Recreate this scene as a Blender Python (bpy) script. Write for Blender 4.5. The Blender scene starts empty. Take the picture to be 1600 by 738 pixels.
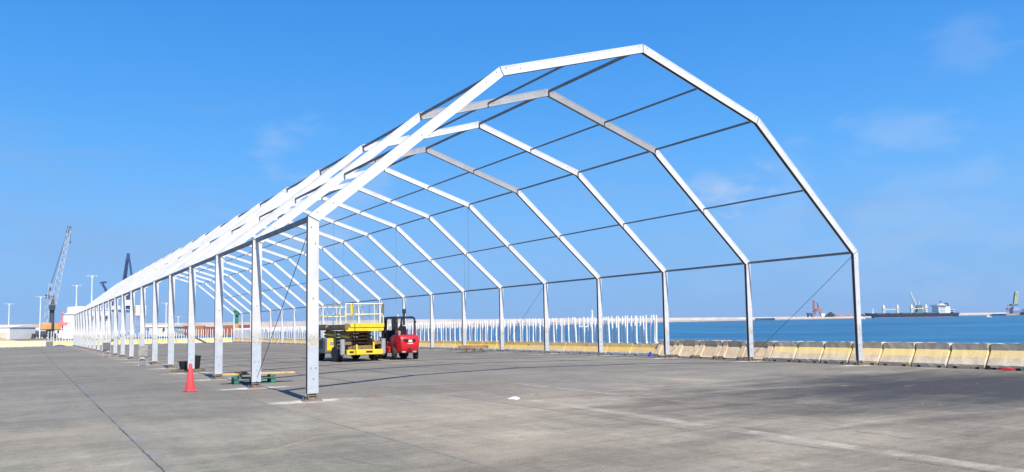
import bpy, math, random
from mathutils import Vector, Matrix
random.seed(7)
scene = bpy.context.scene
COL = scene.collection
R = math.radians

# ------------------------------------------------------------------ camera
CAM = Vector((-5.4713, -17.1289, 1.5725))
YAW, PIT, ROL, FPX, SHY = .5638, .0727, -.0158, 1201.4, 55.4     # focal length in pixels of the 1600 px wide photograph
FW = Vector((math.sin(YAW)*math.cos(PIT), math.cos(YAW)*math.cos(PIT), math.sin(PIT)))
_r = Vector((math.cos(YAW), -math.sin(YAW), 0)); _u = _r.cross(FW)
RT = _r*math.cos(ROL) + _u*math.sin(ROL); UP = -_r*math.sin(ROL) + _u*math.cos(ROL)
cd = bpy.data.cameras.new('camera'); cam = bpy.data.objects.new('camera', cd); COL.objects.link(cam)
cam.matrix_world = Matrix(((RT.x, UP.x, -FW.x, CAM.x), (RT.y, UP.y, -FW.y, CAM.y), (RT.z, UP.z, -FW.z, CAM.z), (0, 0, 0, 1)))
cd.lens = 36*FPX/1600; cd.sensor_width = 36; cd.shift_y = SHY/1600
cd.clip_start = .1; cd.clip_end = 40000
scene.camera = cam

def ray(x, y): return FW + RT*((x-800)/FPX) - UP*((y-369-SHY)/FPX)
def at(x, y, d): return CAM + ray(x, y)*d                 # survey point at distance d along the view axis

# ------------------------------------------------------------------ world, sun, exposure
SUN = Vector((-.075, -.83, 1)).normalized()
w = bpy.data.worlds.new('World'); scene.world = w; w.use_nodes = True
nt = w.node_tree; nt.nodes.clear()
def wn(t, **k):
    n = nt.nodes.new(t)
    for a, b in k.items(): setattr(n, a, b)
    return n
sky = wn('ShaderNodeTexSky', sky_type='NISHITA', sun_disc=False, sun_elevation=math.asin(SUN.z), sun_rotation=math.atan2(SUN.x, SUN.y), altitude=0, air_density=1.0, dust_density=.35, ozone_density=3.0)
hs = wn('ShaderNodeHueSaturation'); hs.inputs['Hue'].default_value = .502; hs.inputs['Saturation'].default_value = 1.22; hs.inputs['Value'].default_value = 1.0
nt.links.new(sky.outputs[0], hs.inputs['Color'])
tc = wn('ShaderNodeTexCoord')
def wmath(op, a, b=None):
    n = wn('ShaderNodeMath', operation=op)
    for i, v in enumerate((a, b)):
        if v is None: continue
        if isinstance(v, (int, float)): n.inputs[i].default_value = v
        else: nt.links.new(v, n.inputs[i])
    return n.outputs[0]
def wnoise(scale, detail, stretch, rough=.55):
    mp = wn('ShaderNodeMapping'); mp.inputs['Scale'].default_value = stretch
    nt.links.new(tc.outputs['Generated'], mp.inputs['Vector'])
    n = wn('ShaderNodeTexNoise'); n.inputs['Scale'].default_value = scale; n.inputs['Detail'].default_value = detail; n.inputs['Roughness'].default_value = rough
    nt.links.new(mp.outputs[0], n.inputs['Vector']); return n.outputs[0]
def wramp(s, a, b):
    n = wn('ShaderNodeMapRange', interpolation_type='SMOOTHSTEP'); n.inputs[1].default_value = a; n.inputs[2].default_value = b
    nt.links.new(s, n.inputs[0]); return n.outputs[0]
soft = wnoise(9, 6, (1, 1, 2.2)); wisp = wnoise(4.5, 7, (1, 1, 5), .6)
dirn = wn('ShaderNodeVectorMath', operation='NORMALIZE'); nt.links.new(tc.outputs['Generated'], dirn.inputs[0])
cloud = None
for px, py, rad, amt in ((500, 305, .12, .22), (560, 262, .06, .14), (1130, 298, .05, .50), (1395, 212, .07, .20), (1505, 95, .06, .12), (1440, 330, .18, .14), (1250, 400, .15, .10)):
    d = ray(px, py).normalized()
    s = wn('ShaderNodeVectorMath', operation='SUBTRACT'); nt.links.new(dirn.outputs[0], s.inputs[0]); s.inputs[1].default_value = d
    m = wn('ShaderNodeVectorMath', operation='MULTIPLY'); nt.links.new(s.outputs[0], m.inputs[0]); m.inputs[1].default_value = (1, 1, 1.7)
    l = wn('ShaderNodeVectorMath', operation='LENGTH'); nt.links.new(m.outputs[0], l.inputs[0])
    f = wramp(wmath('ADD', l.outputs['Value'], wmath('MULTIPLY', wmath('SUBTRACT', .5, soft), rad*4.2)), rad, rad*.02)
    f = wmath('MULTIPLY', f, amt)
    cloud = f if cloud is None else wmath('MAXIMUM', cloud, f)
# thin streaks of cloud low over the water, all round the horizon
sep = wn('ShaderNodeSeparateXYZ'); nt.links.new(dirn.outputs[0], sep.inputs[0])
band = wmath('MULTIPLY', wramp(sep.outputs[2], .02, .10), wramp(sep.outputs[2], .34, .14))
streak = wmath('MULTIPLY', wmath('MULTIPLY', wramp(wisp, .50, .70), band), .30)
# clear maritime air: the sky deepens to a saturated blue away from the horizon
grad = wn('ShaderNodeValToRGB'); grad.color_ramp.interpolation = 'B_SPLINE'
EL = grad.color_ramp.elements; EL[0].position = 0; EL[1].position = 1
for pos, c in ((0, (.205, .435, .85)), (.05, (.215, .460, .87)), (.11, (.225, .505, .94)), (.19, (.140, .465, 1.0)), (.26, (.098, .405, .97)), (.36, (.058, .315, .87)), (.5, (.042, .26, .79)), (1, (.03, .19, .64))):
    e = EL[0] if pos == 0 else EL[len(EL)-1] if pos == 1 else EL.new(pos); e.color = (*c, 1)
nt.links.new(sep.outputs[2], grad.inputs[0])
gsc = wn('ShaderNodeVectorMath', operation='SCALE'); nt.links.new(grad.outputs[0], gsc.inputs[0]); gsc.inputs[3].default_value = 1/.12/1.32
air = wn('ShaderNodeMix', data_type='RGBA'); air.inputs[0].default_value = .94; nt.links.new(hs.outputs[0], air.inputs[6]); nt.links.new(gsc.outputs[0], air.inputs[7])
mixs = wn('ShaderNodeMix', data_type='RGBA'); nt.links.new(streak, mixs.inputs[0]); nt.links.new(air.outputs[2], mixs.inputs[6]); mixs.inputs[7].default_value = (1.75, 2.75, 4.5, 1)
mixc = wn('ShaderNodeMix', data_type='RGBA'); nt.links.new(cloud, mixc.inputs[0]); nt.links.new(mixs.outputs[2], mixc.inputs[6]); mixc.inputs[7].default_value = (3.9, 4.5, 5.6, 1)
bg = wn('ShaderNodeBackground'); bg.inputs['Strength'].default_value = .12
out = wn('ShaderNodeOutputWorld'); nt.links.new(mixc.outputs[2], bg.inputs['Color']); nt.links.new(bg.outputs[0], out.inputs['Surface'])

ld = bpy.data.lights.new('sun', 'SUN'); ld.energy = 5.0; ld.angle = R(.53); ld.color = (1, .935, .84)
sun = bpy.data.objects.new('sun', ld); COL.objects.link(sun); sun.rotation_euler = SUN.to_track_quat('Z', 'Y').to_euler(); sun.location = (0, -40, 60)
vs = scene.view_settings; vs.view_transform = 'Standard'; vs.look = 'None'; vs.exposure = .4; vs.gamma = 1
scene.render.engine = 'CYCLES'

# ------------------------------------------------------------------ mesh helpers
class MB:
    def __init__(s): s.v = []; s.f = []
    def add(s, vs, fs):
        o = len(s.v); s.v += [tuple(v) for v in vs]; s.f += [tuple(i+o for i in f) for f in fs]; return s
    def box(s, c, d, rz=0, rx=0):
        m = Matrix.Rotation(rz, 3, 'Z') @ Matrix.Rotation(rx, 3, 'X')
        vs = [Vector(c) + m @ Vector((sx*d[0]/2, sy*d[1]/2, sz*d[2]/2)) for sz in (-1, 1) for sx, sy in ((-1, -1), (1, -1), (1, 1), (-1, 1))]
        return s.add(vs, [(3, 2, 1, 0), (4, 5, 6, 7), (0, 1, 5, 4), (1, 2, 6, 5), (2, 3, 7, 6), (3, 0, 4, 7)])
    def cbox(s, c, d, b, rz=0):                              # box with chamfered vertical and top edges
        x, y, z = d[0]/2, d[1]/2, d[2]/2
        def ring(hx, hy, cz, k): return [(-hx+k, -hy, cz), (hx-k, -hy, cz), (hx, -hy+k, cz), (hx, hy-k, cz), (hx-k, hy, cz), (-hx+k, hy, cz), (-hx, hy-k, cz), (-hx, -hy+k, cz)]
        rs = [ring(x-b, y-b, -z, b*.5), ring(x, y, -z+b, b), ring(x, y, z-b, b), ring(x-b, y-b, z, b*.5)]
        m = Matrix.Rotation(rz, 3, 'Z')
        return s.loft([[Vector(c) + m @ Vector(p) for p in r] for r in rs])
    def loft(s, rings, cap=True, closed=True):
        n = len(rings[0]); vs = [p for r in rings for p in r]; fs = []
        for i in range(len(rings)-1):
            for j in range(n if closed else n-1):
                a, b = i*n+j, i*n+(j+1) % n
                fs.append((a, b, b+n, a+n))
        if cap: fs += [tuple(reversed(range(n))), tuple(range((len(rings)-1)*n, len(rings)*n))]
        return s.add(vs, fs)
    def beam(s, a, b, w, h=None, up=(0, 0, 1)):
        a, b = Vector(a), Vector(b); h = h or w; d = (b-a).normalized(); u = Vector(up)
        if abs(d.dot(u)) > .98: u = Vector((0, 1, 0))
        x = d.cross(u).normalized(); z = x.cross(d)
        return s.loft([[p + x*sx*w/2 + z*sz*h/2 for sx, sz in ((-1, -1), (1, -1), (1, 1), (-1, 1))] for p in (a, b)])
    def tube(s, a, b, r0, r1=None, n=10):
        a, b = Vector(a), Vector(b); r1 = r0 if r1 is None else r1; d = (b-a).normalized()
        u = Vector((0, 0, 1)) if abs(d.z) < .95 else Vector((1, 0, 0))
        x = d.cross(u).normalized(); y = d.cross(x)
        return s.loft([[p + (x*math.cos(t*2*math.pi/n) + y*math.sin(t*2*math.pi/n))*r for t in range(n)] for p, r in ((a, r0), (b, r1))])
    def path(s, pts, r, n=6):
        for a, b in zip(pts, pts[1:]): s.tube(a, b, r, r, n)
        return s
    def lathe(s, prof, c, axis='Z', n=16):                   # profile of (radius, height)
        c = Vector(c); rings = []
        for r, h in prof:
            ring = []
            for t in range(n):
                a = 2*math.pi*t/n; p, q = r*math.cos(a), r*math.sin(a)
                ring.append(c + Vector({'Z': (p, q, h), 'X': (h, p, q), 'Y': (q, h, p)}[axis]))
            rings.append(ring)
        return s.loft(rings)
    def prism(s, poly, lo, hi, axis='Y'):                    # polygon extruded along an axis
        def P(a, b, t): return {'Y': (a, t, b), 'X': (t, a, b), 'Z': (a, b, t)}[axis]
        return s.loft([[P(a, b, lo) for a, b in poly], [P(a, b, hi) for a, b in poly]])
    def mesh(s, name):
        m = bpy.data.meshes.new(name); m.from_pydata(s.v, [], s.f)
        import bmesh
        bm = bmesh.new(); bm.from_mesh(m); bmesh.ops.recalc_face_normals(bm, faces=bm.faces); bm.to_mesh(m); bm.free()
        return m
    def build(s, name, mat, parent=None, smooth=False, **k):
        return link(name, s.mesh(name), mat, parent, smooth, **k)
def link(name, me, mat=None, parent=None, smooth=False, loc=None, rot=None, label=None):
    o = bpy.data.objects.new(name, me); COL.objects.link(o)
    if mat is not None and me is not None and not me.materials: me.materials.append(mat)
    if smooth:
        me.polygons.foreach_set('use_smooth', [True]*len(me.polygons))
        try: me.set_sharp_from_angle(angle=R(38))
        except Exception: pass
    if parent: o.parent = parent
    if loc is not None: o.location = loc
    if rot is not None: o.rotation_euler = rot
    if label: o['label'] = label
    return o
def tag(o, label, cat, group=None):
    o['label'] = label; o['category'] = cat
    if group: o['group'] = group
    return o
def thing(name, label, cat, loc=(0, 0, 0), rz=0, group=None):
    o = bpy.data.objects.new(name, None); COL.objects.link(o); o.location = loc; o.rotation_euler = (0, 0, rz); o.empty_display_size = .2
    return tag(o, label, cat, group)
def struct(o): o['kind'] = 'structure'; return o
ONES = 'zeroth first second third fourth fifth sixth seventh eighth ninth tenth eleventh twelfth thirteenth fourteenth fifteenth sixteenth seventeenth eighteenth nineteenth twentieth'.split()
def ordw(n):
    if n <= 20: return ONES[n]
    t = {2: 'twenty', 3: 'thirty', 4: 'forty', 5: 'fifty'}[n//10]
    return (t[:-1] + 'ieth') if n % 10 == 0 else t + '-' + ONES[n % 10]

# ------------------------------------------------------------------ materials
class NB:                                                    # small node builder
    def __init__(s, name):
        s.m = bpy.data.materials.new(name); s.m.use_nodes = True; s.t = s.m.node_tree
        s.p = s.t.nodes['Principled BSDF']
    def n(s, t, **k):
        o = s.t.nodes.new(t)
        for a, b in k.items(): setattr(o, a, b)
        return o
    def put(s, sock, v):
        if isinstance(v, (int, float)): sock.default_value = v
        elif isinstance(v, (tuple, list)): sock.default_value = tuple(v) + ((1,) if len(v) == 3 and sock.type == 'RGBA' else ())
        else: s.t.links.new(v, sock)
    def math(s, op, a, b=None, c=None):
        o = s.n('ShaderNodeMath', operation=op)
        for i, v in enumerate((a, b, c)):
            if v is not None: s.put(o.inputs[i], v)
        return o.outputs[0]
    def coord(s, kind='Object', scale=(1, 1, 1), loc=(0, 0, 0)):
        if kind == 'World': o = s.n('ShaderNodeNewGeometry').outputs['Position']
        else: o = s.n('ShaderNodeTexCoord').outputs[kind]
        mp = s.n('ShaderNodeMapping'); mp.inputs['Scale'].default_value = scale; mp.inputs['Location'].default_value = loc
        s.t.links.new(o, mp.inputs[0]); return mp.outputs[0]
    def noise(s, scale, detail=4, rough=.55, co=None, dist=0):
        o = s.n('ShaderNodeTexNoise'); o.inputs['Scale'].default_value = scale; o.inputs['Detail'].default_value = detail; o.inputs['Roughness'].default_value = rough; o.inputs['Distortion'].default_value = dist
        if co is not None: s.t.links.new(co, o.inputs['Vector'])
        return o.outputs[0]
    def ramp(s, v, a, b, lo=0., hi=1.):
        o = s.n('ShaderNodeMapRange', interpolation_type='SMOOTHSTEP'); s.put(o.inputs[0], v)
        for i, x in enumerate((a, b, lo, hi)): s.put(o.inputs[i+1], x)
        return o.outputs[0]
    def mix(s, f, a, b, mode='MIX'):
        o = s.n('ShaderNodeMix', data_type='RGBA', blend_type=mode); s.put(o.inputs[0], f); s.put(o.inputs[6], a); s.put(o.inputs[7], b); return o.outputs[2]
    def scale(s, c, f):
        o = s.n('ShaderNodeVectorMath', operation='SCALE'); s.put(o.inputs[0], c); s.put(o.inputs[3], f); return o.outputs[0]
    def bump(s, h, dist, strength=1.):
        o = s.n('ShaderNodeBump'); o.inputs['Distance'].default_value = dist; o.inputs['Strength'].default_value = strength; s.put(o.inputs['Height'], h); s.t.links.new(o.outputs[0], s.p.inputs['Normal'])
    def done(s, col, rough=.6, metal=0., spec=.5):
        s.put(s.p.inputs['Base Color'], col); s.put(s.p.inputs['Roughness'], rough); s.put(s.p.inputs['Metallic'], metal); s.put(s.p.inputs['Specular IOR Level'], spec); return s.m
def paint(name, col, rough=.5, metal=0., var=.18, scale=3., dirt=None, dirtamt=.5, kind='Object', spec=.5, bump=0.):
    b = NB(name); co = b.coord(kind)
    n = b.noise(scale, 6, .65, co); f = b.ramp(n, .3, .7, 1-var, 1+var*.35)
    c = b.scale(tuple(col), f)
    if dirt:
        d = b.ramp(b.noise(scale*1.7, 8, .7, co, .6), .5, .72, 0, dirtamt); c = b.mix(d, c, tuple(dirt))
    if bump: b.bump(b.noise(scale*12, 5, .6, co), bump)
    return b.done(c, b.ramp(n, .3, .7, min(1, rough*1.2), rough*.85), metal, spec)

def make_ground():
    b = NB('yard_concrete'); P = b.coord('World')
    sp = b.n('ShaderNodeSeparateXYZ'); b.t.links.new(P, sp.inputs[0]); X, Y = sp.outputs[0], sp.outputs[1]
    big = b.noise(.13, 5, .6, P); mid = b.noise(.8, 7, .68, P, .4); fine = b.noise(38, 3, .7, P)
    spec = b.noise(120, 2, .6, P)
    strk = b.noise(1.0, 6, .65, b.coord('World', (.22, 1.25, 1)), .5)       # sweeping marks left by tyres and brooms
    strk2 = b.noise(2.4, 5, .6, b.coord('World', (1.2, .14, 1)), .3)
    # older asphalt on the left lanes, cast concrete on the right
    edge = b.math('ADD', X, b.math('MULTIPLY', b.math('SUBTRACT', mid, .5), .5))
    conc = b.ramp(edge, -1.25, -.85)
    col = b.mix(conc, (.292, .264, .205), (.318, .274, .208))
    rnd = b.n('ShaderNodeObjectInfo').outputs['Random']
    col = b.scale(col, b.ramp(rnd, 0, 1, .95, 1.05))
    col = b.scale(col, b.ramp(big, .32, .68, .74, 1.14))
    col = b.scale(col, b.ramp(mid, .28, .72, .86, 1.10))
    col = b.scale(col, b.ramp(strk, .33, .70, .86, 1.12))
    col = b.scale(col, b.ramp(strk2, .35, .7, .92, 1.06))
    col = b.mix(b.ramp(b.noise(.35, 5, .6, b.coord('World', (.5, 1.2, 1), (7, 3, 0)), .6), .52, .70, 0, .4), col, (.41, .34, .245))
    # the trafficked part of the yard is darker and greyer than the apron in front of it
    yw = b.math('ADD', Y, b.math('MULTIPLY', b.math('SUBTRACT', b.noise(.22, 5, .6, P, .5), .5), 16.))
    yw = b.math('ADD', yw, b.math('MULTIPLY', b.math('SUBTRACT', strk, .5), 8.))
    col = b.mix(b.ramp(yw, -5.5, 3.5, 0, .50), col, (.172, .164, .150))
    # oily, rubbered area by the right-hand side of the opening
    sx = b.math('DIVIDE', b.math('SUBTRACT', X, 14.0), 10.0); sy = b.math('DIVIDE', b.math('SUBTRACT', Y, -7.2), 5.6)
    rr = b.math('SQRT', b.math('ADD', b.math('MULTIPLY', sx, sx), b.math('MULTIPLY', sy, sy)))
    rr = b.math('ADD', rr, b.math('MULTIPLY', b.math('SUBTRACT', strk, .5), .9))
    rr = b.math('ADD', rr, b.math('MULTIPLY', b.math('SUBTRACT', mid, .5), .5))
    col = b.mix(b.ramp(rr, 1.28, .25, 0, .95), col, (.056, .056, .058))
    # small dark oil spots and pale scuffs
    col = b.mix(b.ramp(b.noise(1.9, 4, .5, b.coord('World', (.5, 1.6, 1), (3, 9, 0)), .8), .68, .78, 0, .6), col, (.11, .105, .10))
    col = b.mix(b.ramp(b.noise(2.6, 5, .7, b.coord('World', (.35, 2.6, 1), (13, 2, 0)), .5), .70, .80, 0, .75), col, (.56, .52, .46))
    col = b.mix(b.ramp(b.noise(1.5, 5, .65, b.coord('World', (.5, 3.2, 1), (2, 21, 0)), .4), .67, .75, 0, .7), col, (.48, .445, .39))
    # worn paint: pale strip, thin white line, yellow diagonal
    def seg(x0, y0, x1, y1, hw, amt, colr, n, lo, hi):
        nonlocal col
        dx, dy = x1-x0, y1-y0; L = math.hypot(dx, dy); dx /= L; dy /= L
        ax = b.math('SUBTRACT', X, x0); ay = b.math('SUBTRACT', Y, y0)
        t = b.math('ADD', b.math('MULTIPLY', ax, dx), b.math('MULTIPLY', ay, dy))
        d = b.math('ABSOLUTE', b.math('SUBTRACT', b.math('MULTIPLY', ax, dy), b.math('MULTIPLY', ay, dx)))
        m = b.math('MULTIPLY', b.ramp(d, hw, hw*.6), b.math('MULTIPLY', b.ramp(t, -.1, .1), b.ramp(t, L+.1, L-.1)))
        m = b.math('MULTIPLY', m, b.ramp(n, lo, hi, 0, amt)); col = b.mix(m, col, colr)
    seg(3.25, -13.4, 3.85, -3.2, .20, .70, (.50, .445, .37), b.noise(1.1, 6, .7, P), .34, .66)
    seg(6.25, 1.5, 5.98, -5.5, .045, .75, (.50, .49, .47), mid, .36, .56)
    seg(6.4, -2.45, 8.4, -2.4, .04, .6, (.48, .47, .45), mid, .36, .56)
    seg(-3.1, -7.1, -1.15, -5.2, .05, .5, (.42, .33, .13), mid, .35, .6)
    seg(17.6, -8.4, 19.6, -5.6, .05, .6, (.50, .49, .47), mid, .35, .6)
    seg(-4.05, -12, -4.05, 30, .14, .5, (.205, .235, .262), b.noise(1.4, 5, .7, P), .42, .66)
    # irregular cracks along the old joints
    wob = b.math('MULTIPLY', b.math('SUBTRACT', b.noise(3.0, 6, .7, P), .5), .10)
    for xj, hw, amt, lo in ((-4.1, .022, .85, .40), (-1.0, .020, .8, .42), (3.0, .024, .85, .40), (-8.2, .02, .6, .42), (7.0, .016, .5, .45)):
        d = b.math('ABSOLUTE', b.math('ADD', b.math('SUBTRACT', X, xj), wob))
        col = b.mix(b.math('MULTIPLY', b.ramp(d, hw, hw*.4), b.ramp(mid, lo, lo+.16, 0, amt)), col, (.09, .083, .072))
        col = b.mix(b.math('MULTIPLY', b.ramp(d, .20, .05), b.ramp(strk2, .42, .62, 0, .35)), col, (.20, .19, .165))
    vor = b.n('ShaderNodeTexVoronoi', feature='DISTANCE_TO_EDGE'); vor.inputs['Scale'].default_value = .11
    wv = b.n('ShaderNodeVectorMath', operation='ADD'); b.t.links.new(P, wv.inputs[0]); b.t.links.new(b.n('ShaderNodeTexNoise').outputs[1], wv.inputs[1]); b.t.links.new(wv.outputs[0], vor.inputs['Vector'])
    col = b.mix(b.math('MULTIPLY', b.ramp(vor.outputs['Distance'], .0035, .001), b.ramp(mid, .45, .6, 0, .6)), col, (.11, .10, .09))
    # pale drilling dust round each anchor plate
    ym = b.math('SUBTRACT', b.math('MODULO', b.math('ADD', Y, 52.5), 5), 2.5)
    for x0 in (0., 20.31):
        dx = b.math('MULTIPLY', b.math('SUBTRACT', X, x0-.02), .48); dy = b.math('MULTIPLY', ym, 1.25)
        d = b.math('SQRT', b.math('ADD', b.math('MULTIPLY', dx, dx), b.math('MULTIPLY', dy, dy)))
        d = b.math('ADD', d, b.math('MULTIPLY', b.math('SUBTRACT', b.noise(2.2, 6, .7, P), .5), 1.3))
        ok = b.math('MULTIPLY', b.ramp(Y, -2.6, -2.4), b.ramp(Y, 102.6, 102.4))
        col = b.mix(b.math('MULTIPLY', ok, b.ramp(d, .66, .02, 0, .9)), col, (.72, .66, .57))
    grit = b.noise(7.5, 8, .78, P, .3); grit2 = b.noise(5, 7, .75, b.coord('World', (.35, 1.6, 1), (5, 1, 0)), .4)
    col = b.scale(col, b.ramp(grit, .32, .70, .88, 1.09)); col = b.scale(col, b.ramp(grit2, .34, .68, .90, 1.08))
    col = b.mix(b.ramp(b.noise(4.2, 3, .5, b.coord('World', (.6, 1.5, 1), (31, 4, 0)), .5), .72, .78, 0, .55), col, (.13, .12, .105))
    col = b.scale(col, b.ramp(fine, .3, .7, .80, 1.16)); col = b.scale(col, b.ramp(spec, .3, .72, .86, 1.12))
    b.bump(b.math('ADD', b.math('MULTIPLY', fine, .5), b.math('ADD', spec, b.math('MULTIPLY', mid, 1.5))), .006, .6)
    return b.done(col, b.ramp(mid, .3, .7, .95, .82), 0, .12)
M = {}
M['ground'] = make_ground()
M['joint'] = paint('joint_dirt', (.06, .056, .05), .95, scale=6)
def make_alu(name, base, var, streak=.25):
    b = NB(name); co = b.coord('Object'); wco = b.coord('World')
    n = b.noise(1.4, 5, .6, wco); s = b.noise(7, 5, .7, b.coord('World', (1, 1, .25)))
    c = b.scale(base, b.ramp(n, .3, .7, 1-var, 1.02)); c = b.mix(b.ramp(s, .56, .78, 0, streak), c, (.42, .42, .41))
    rnd = b.n('ShaderNodeObjectInfo').outputs['Random']; c = b.scale(c, b.ramp(rnd, 0, 1, .94, 1.03))
    return b.done(c, b.ramp(s, .3, .7, .38, .55), .15, .5)
M['alu'] = make_alu('aluminium_profile', (.76, .755, .74), .12)
M['alu_grey'] = make_alu('aluminium_weathered', (.43, .425, .42), .14, .4)
def make_leg():
    b = NB('aluminium_leg'); wco = b.coord('World'); sp = b.n('ShaderNodeSeparateXYZ'); b.t.links.new(wco, sp.inputs[0]); Z = sp.outputs[2]
    n = b.noise(2.3, 5, .65, wco); s = b.noise(11, 6, .75, wco)
    rnd = b.n('ShaderNodeObjectInfo').outputs['Random']
    zc = b.math('ADD', 1.16, b.math('MULTIPLY', rnd, .14))               # where the side walls used to be clamped
    low = b.ramp(Z, b.math('ADD', zc, -.03), b.math('SUBTRACT', zc, .05))
    c = b.mix(low, (.71, .70, .68), (.54, .575, .61))
    c = b.scale(c, b.ramp(n, .3, .7, .88, 1.03))
    band = b.math('MULTIPLY', b.ramp(Z, b.math('ADD', zc, .42), b.math('ADD', zc, .04)), b.ramp(Z, b.math('SUBTRACT', zc, .08), b.math('ADD', zc, .0)))
    c = b.mix(b.math('MULTIPLY', band, b.ramp(s, .36, .66, .10, .95)), c, (.40, .35, .24))
    c = b.mix(b.math('MULTIPLY', b.ramp(Z, .55, .25), b.ramp(s, .45, .7, 0, .5)), c, (.40, .38, .34))
    return b.done(c, .5, .15, .5)
M['leg'] = make_leg()
M['purlin'] = paint('purlin_painted_shade', (.16, .17, .19), .5, .3, .2, 1.5)  # aluminium purlins, their shade put into this dark base colour
M['channel_shade'] = paint('channel_painted_shade', (.085, .088, .095), .7)  # dark base colour stands in for shade on soffits and side faces
M['seam'] = paint('knee_insert_steel', (.10, .10, .11), .55, .4)
M['rust'] = paint('rusty_shoe_steel', (.30, .24, .19), .75, .2, .4, 14, (.20, .085, .035), .9, bump=.004)
M['bolt'] = paint('bolt_steel', (.30, .29, .28), .45, .5)
M['cable'] = paint('steel_cable', (.13, .14, .16), .5, .5)
M['rope'] = paint('hanging_rope', (.10, .13, .20), .8)

# ------------------------------------------------------------------ ground: one sheet, cast slabs on it
QX = 23.6                                                     # quay edge
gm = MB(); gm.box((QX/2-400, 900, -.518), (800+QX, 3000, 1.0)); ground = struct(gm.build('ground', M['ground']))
lanes = [-20.5, -16.4, -12.3, -8.2, -4.1, -1.0, 3.0, 7.0, 11.0, 15.0, 19.0, QX]
for i, (xa, xb) in enumerate(zip(lanes, lanes[1:])):
    y = -24.0 + (i*3.7) % 5; L = 11.5 if xb <= -.9 else 7.5
    while y < 118:
        l = L if y < 40 else L*2
        a, b_, c_, d_ = xa+.002, xb-.002, y+.004, y+l-.004
        g = .004
        sm = MB().loft([[(a, c_, -.022), (b_, c_, -.022), (b_, d_, -.022), (a, d_, -.022)], [(a, c_, -g*.7), (b_, c_, -g*.7), (b_, d_, -g*.7), (a, d_, -g*.7)], [(a+g, c_+.003, 0), (b_-g, c_+.003, 0), (b_-g, d_-.003, 0), (a+g, d_-.003, 0)]])
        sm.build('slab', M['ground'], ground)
        y += l

# ------------------------------------------------------------------ sea
def make_water():
    b = NB('sea_water'); P = b.coord('World')
    n1 = b.noise(.55, 5, .6, b.coord('World', (1, .45, 1))); n2 = b.noise(.035, 4, .55, b.coord('World', (.9, .35, 1)))
    n3 = b.noise(.006, 4, .6, b.coord('World', (1, .4, 1), (40, 7, 0)))
    c = b.mix(b.ramp(n3, .35, .65), (.006, .068, .138), (.012, .104, .188))
    c = b.mix(b.ramp(n2, .45, .68, 0, .7), c, (.028, .165, .28))
    sp = b.n('ShaderNodeSeparateXYZ'); b.t.links.new(P, sp.inputs[0])
    u = b.math('ADD', b.math('MULTIPLY', sp.outputs[0], .62), b.math('MULTIPLY', sp.outputs[1], .78)); v = b.math('SUBTRACT', b.math('MULTIPLY', sp.outputs[0], .78), b.math('MULTIPLY', sp.outputs[1], .62))
    cx = b.n('ShaderNodeCombineXYZ'); b.put(cx.inputs[0], b.math('MULTIPLY', u, .055)); b.put(cx.inputs[1], b.math('MULTIPLY', v, .007))
    gust = b.noise(1., 6, .7, cx.outputs[0], .3)                    # wind streaks
    c = b.mix(b.ramp(gust, .54, .76, 0, .65), c, (.040, .195, .33)); c = b.mix(b.ramp(gust, .46, .28, 0, .6), c, (.006, .060, .125))
    h = b.math('ADD', b.math('MULTIPLY', n1, .30), b.math('MULTIPLY', n2, 2.6))
    b.bump(h, 1., .9)
    return b.done(c, .32, 0, .32)
M['water'] = make_water()
n_sea = ray(1600, 489.3).cross(ray(0, 518.7)).normalized(); n_sea *= (1 if n_sea.z > 0 else -1)
def sea_z(x, y): return -2.3 - (n_sea.x*(x-QX) + n_sea.y*(y-10))/n_sea.z
xs, ys = (QX-2, 7000), (-2500, 8000)
sea = struct(MB().add([(x, y, sea_z(x, y)) for x, y in ((xs[0], ys[0]), (xs[1], ys[0]), (xs[1], ys[1]), (xs[0], ys[1]))], [(0, 1, 2, 3)]).build('sea', M['water']))

def far(px, d, h=0.):                                         # a point on the sea level (or h above it) in the direction of column px
    r = ray(px, 505); r = Vector((r.x, r.y, 0)); p = CAM + r*d
    return Vector((p.x, p.y, sea_z(p.x, p.y)+h))

# ------------------------------------------------------------------ tent frame
W, HE, KX, KZ, ZR, NF, BAY = 20.31, 4.12, 5.06, 8.40, 9.96, 21, 5.0
PD, PW = .25, .13                                              # profile depth and width
frame = thing('tent_frame', 'long white aluminium marquee skeleton of twenty-one polygonal arches joined by shade-toned purlins', 'tent frame', (W/2, 0, 0))
def par(o, p):                                                 # parent keeping world coordinates (parents carry only a location)
    o.parent = p; o.location = o.location - p.matrix_basis.translation; return o
cl = [(0, .17), (0, HE), (W/2-KX, KZ), (W/2, ZR), (W/2+KX, KZ), (W, HE), (W, .17)]
V2 = lambda p: Vector((p[0], p[1]))
def offs(side):
    res = []
    for i, p in enumerate(cl):
        p = V2(p); ns = []
        if i > 0: d = (p-V2(cl[i-1])).normalized(); ns.append(Vector((-d.y, d.x)))
        if i < len(cl)-1: d = (V2(cl[i+1])-p).normalized(); ns.append(Vector((-d.y, d.x)))
        n = sum(ns, Vector((0, 0))).normalized(); k = 1/max(.3, n.dot(ns[0])); res.append(p + n*side*PD/2*k)
    return res
OUT, INN = offs(1), offs(-1)
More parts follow.
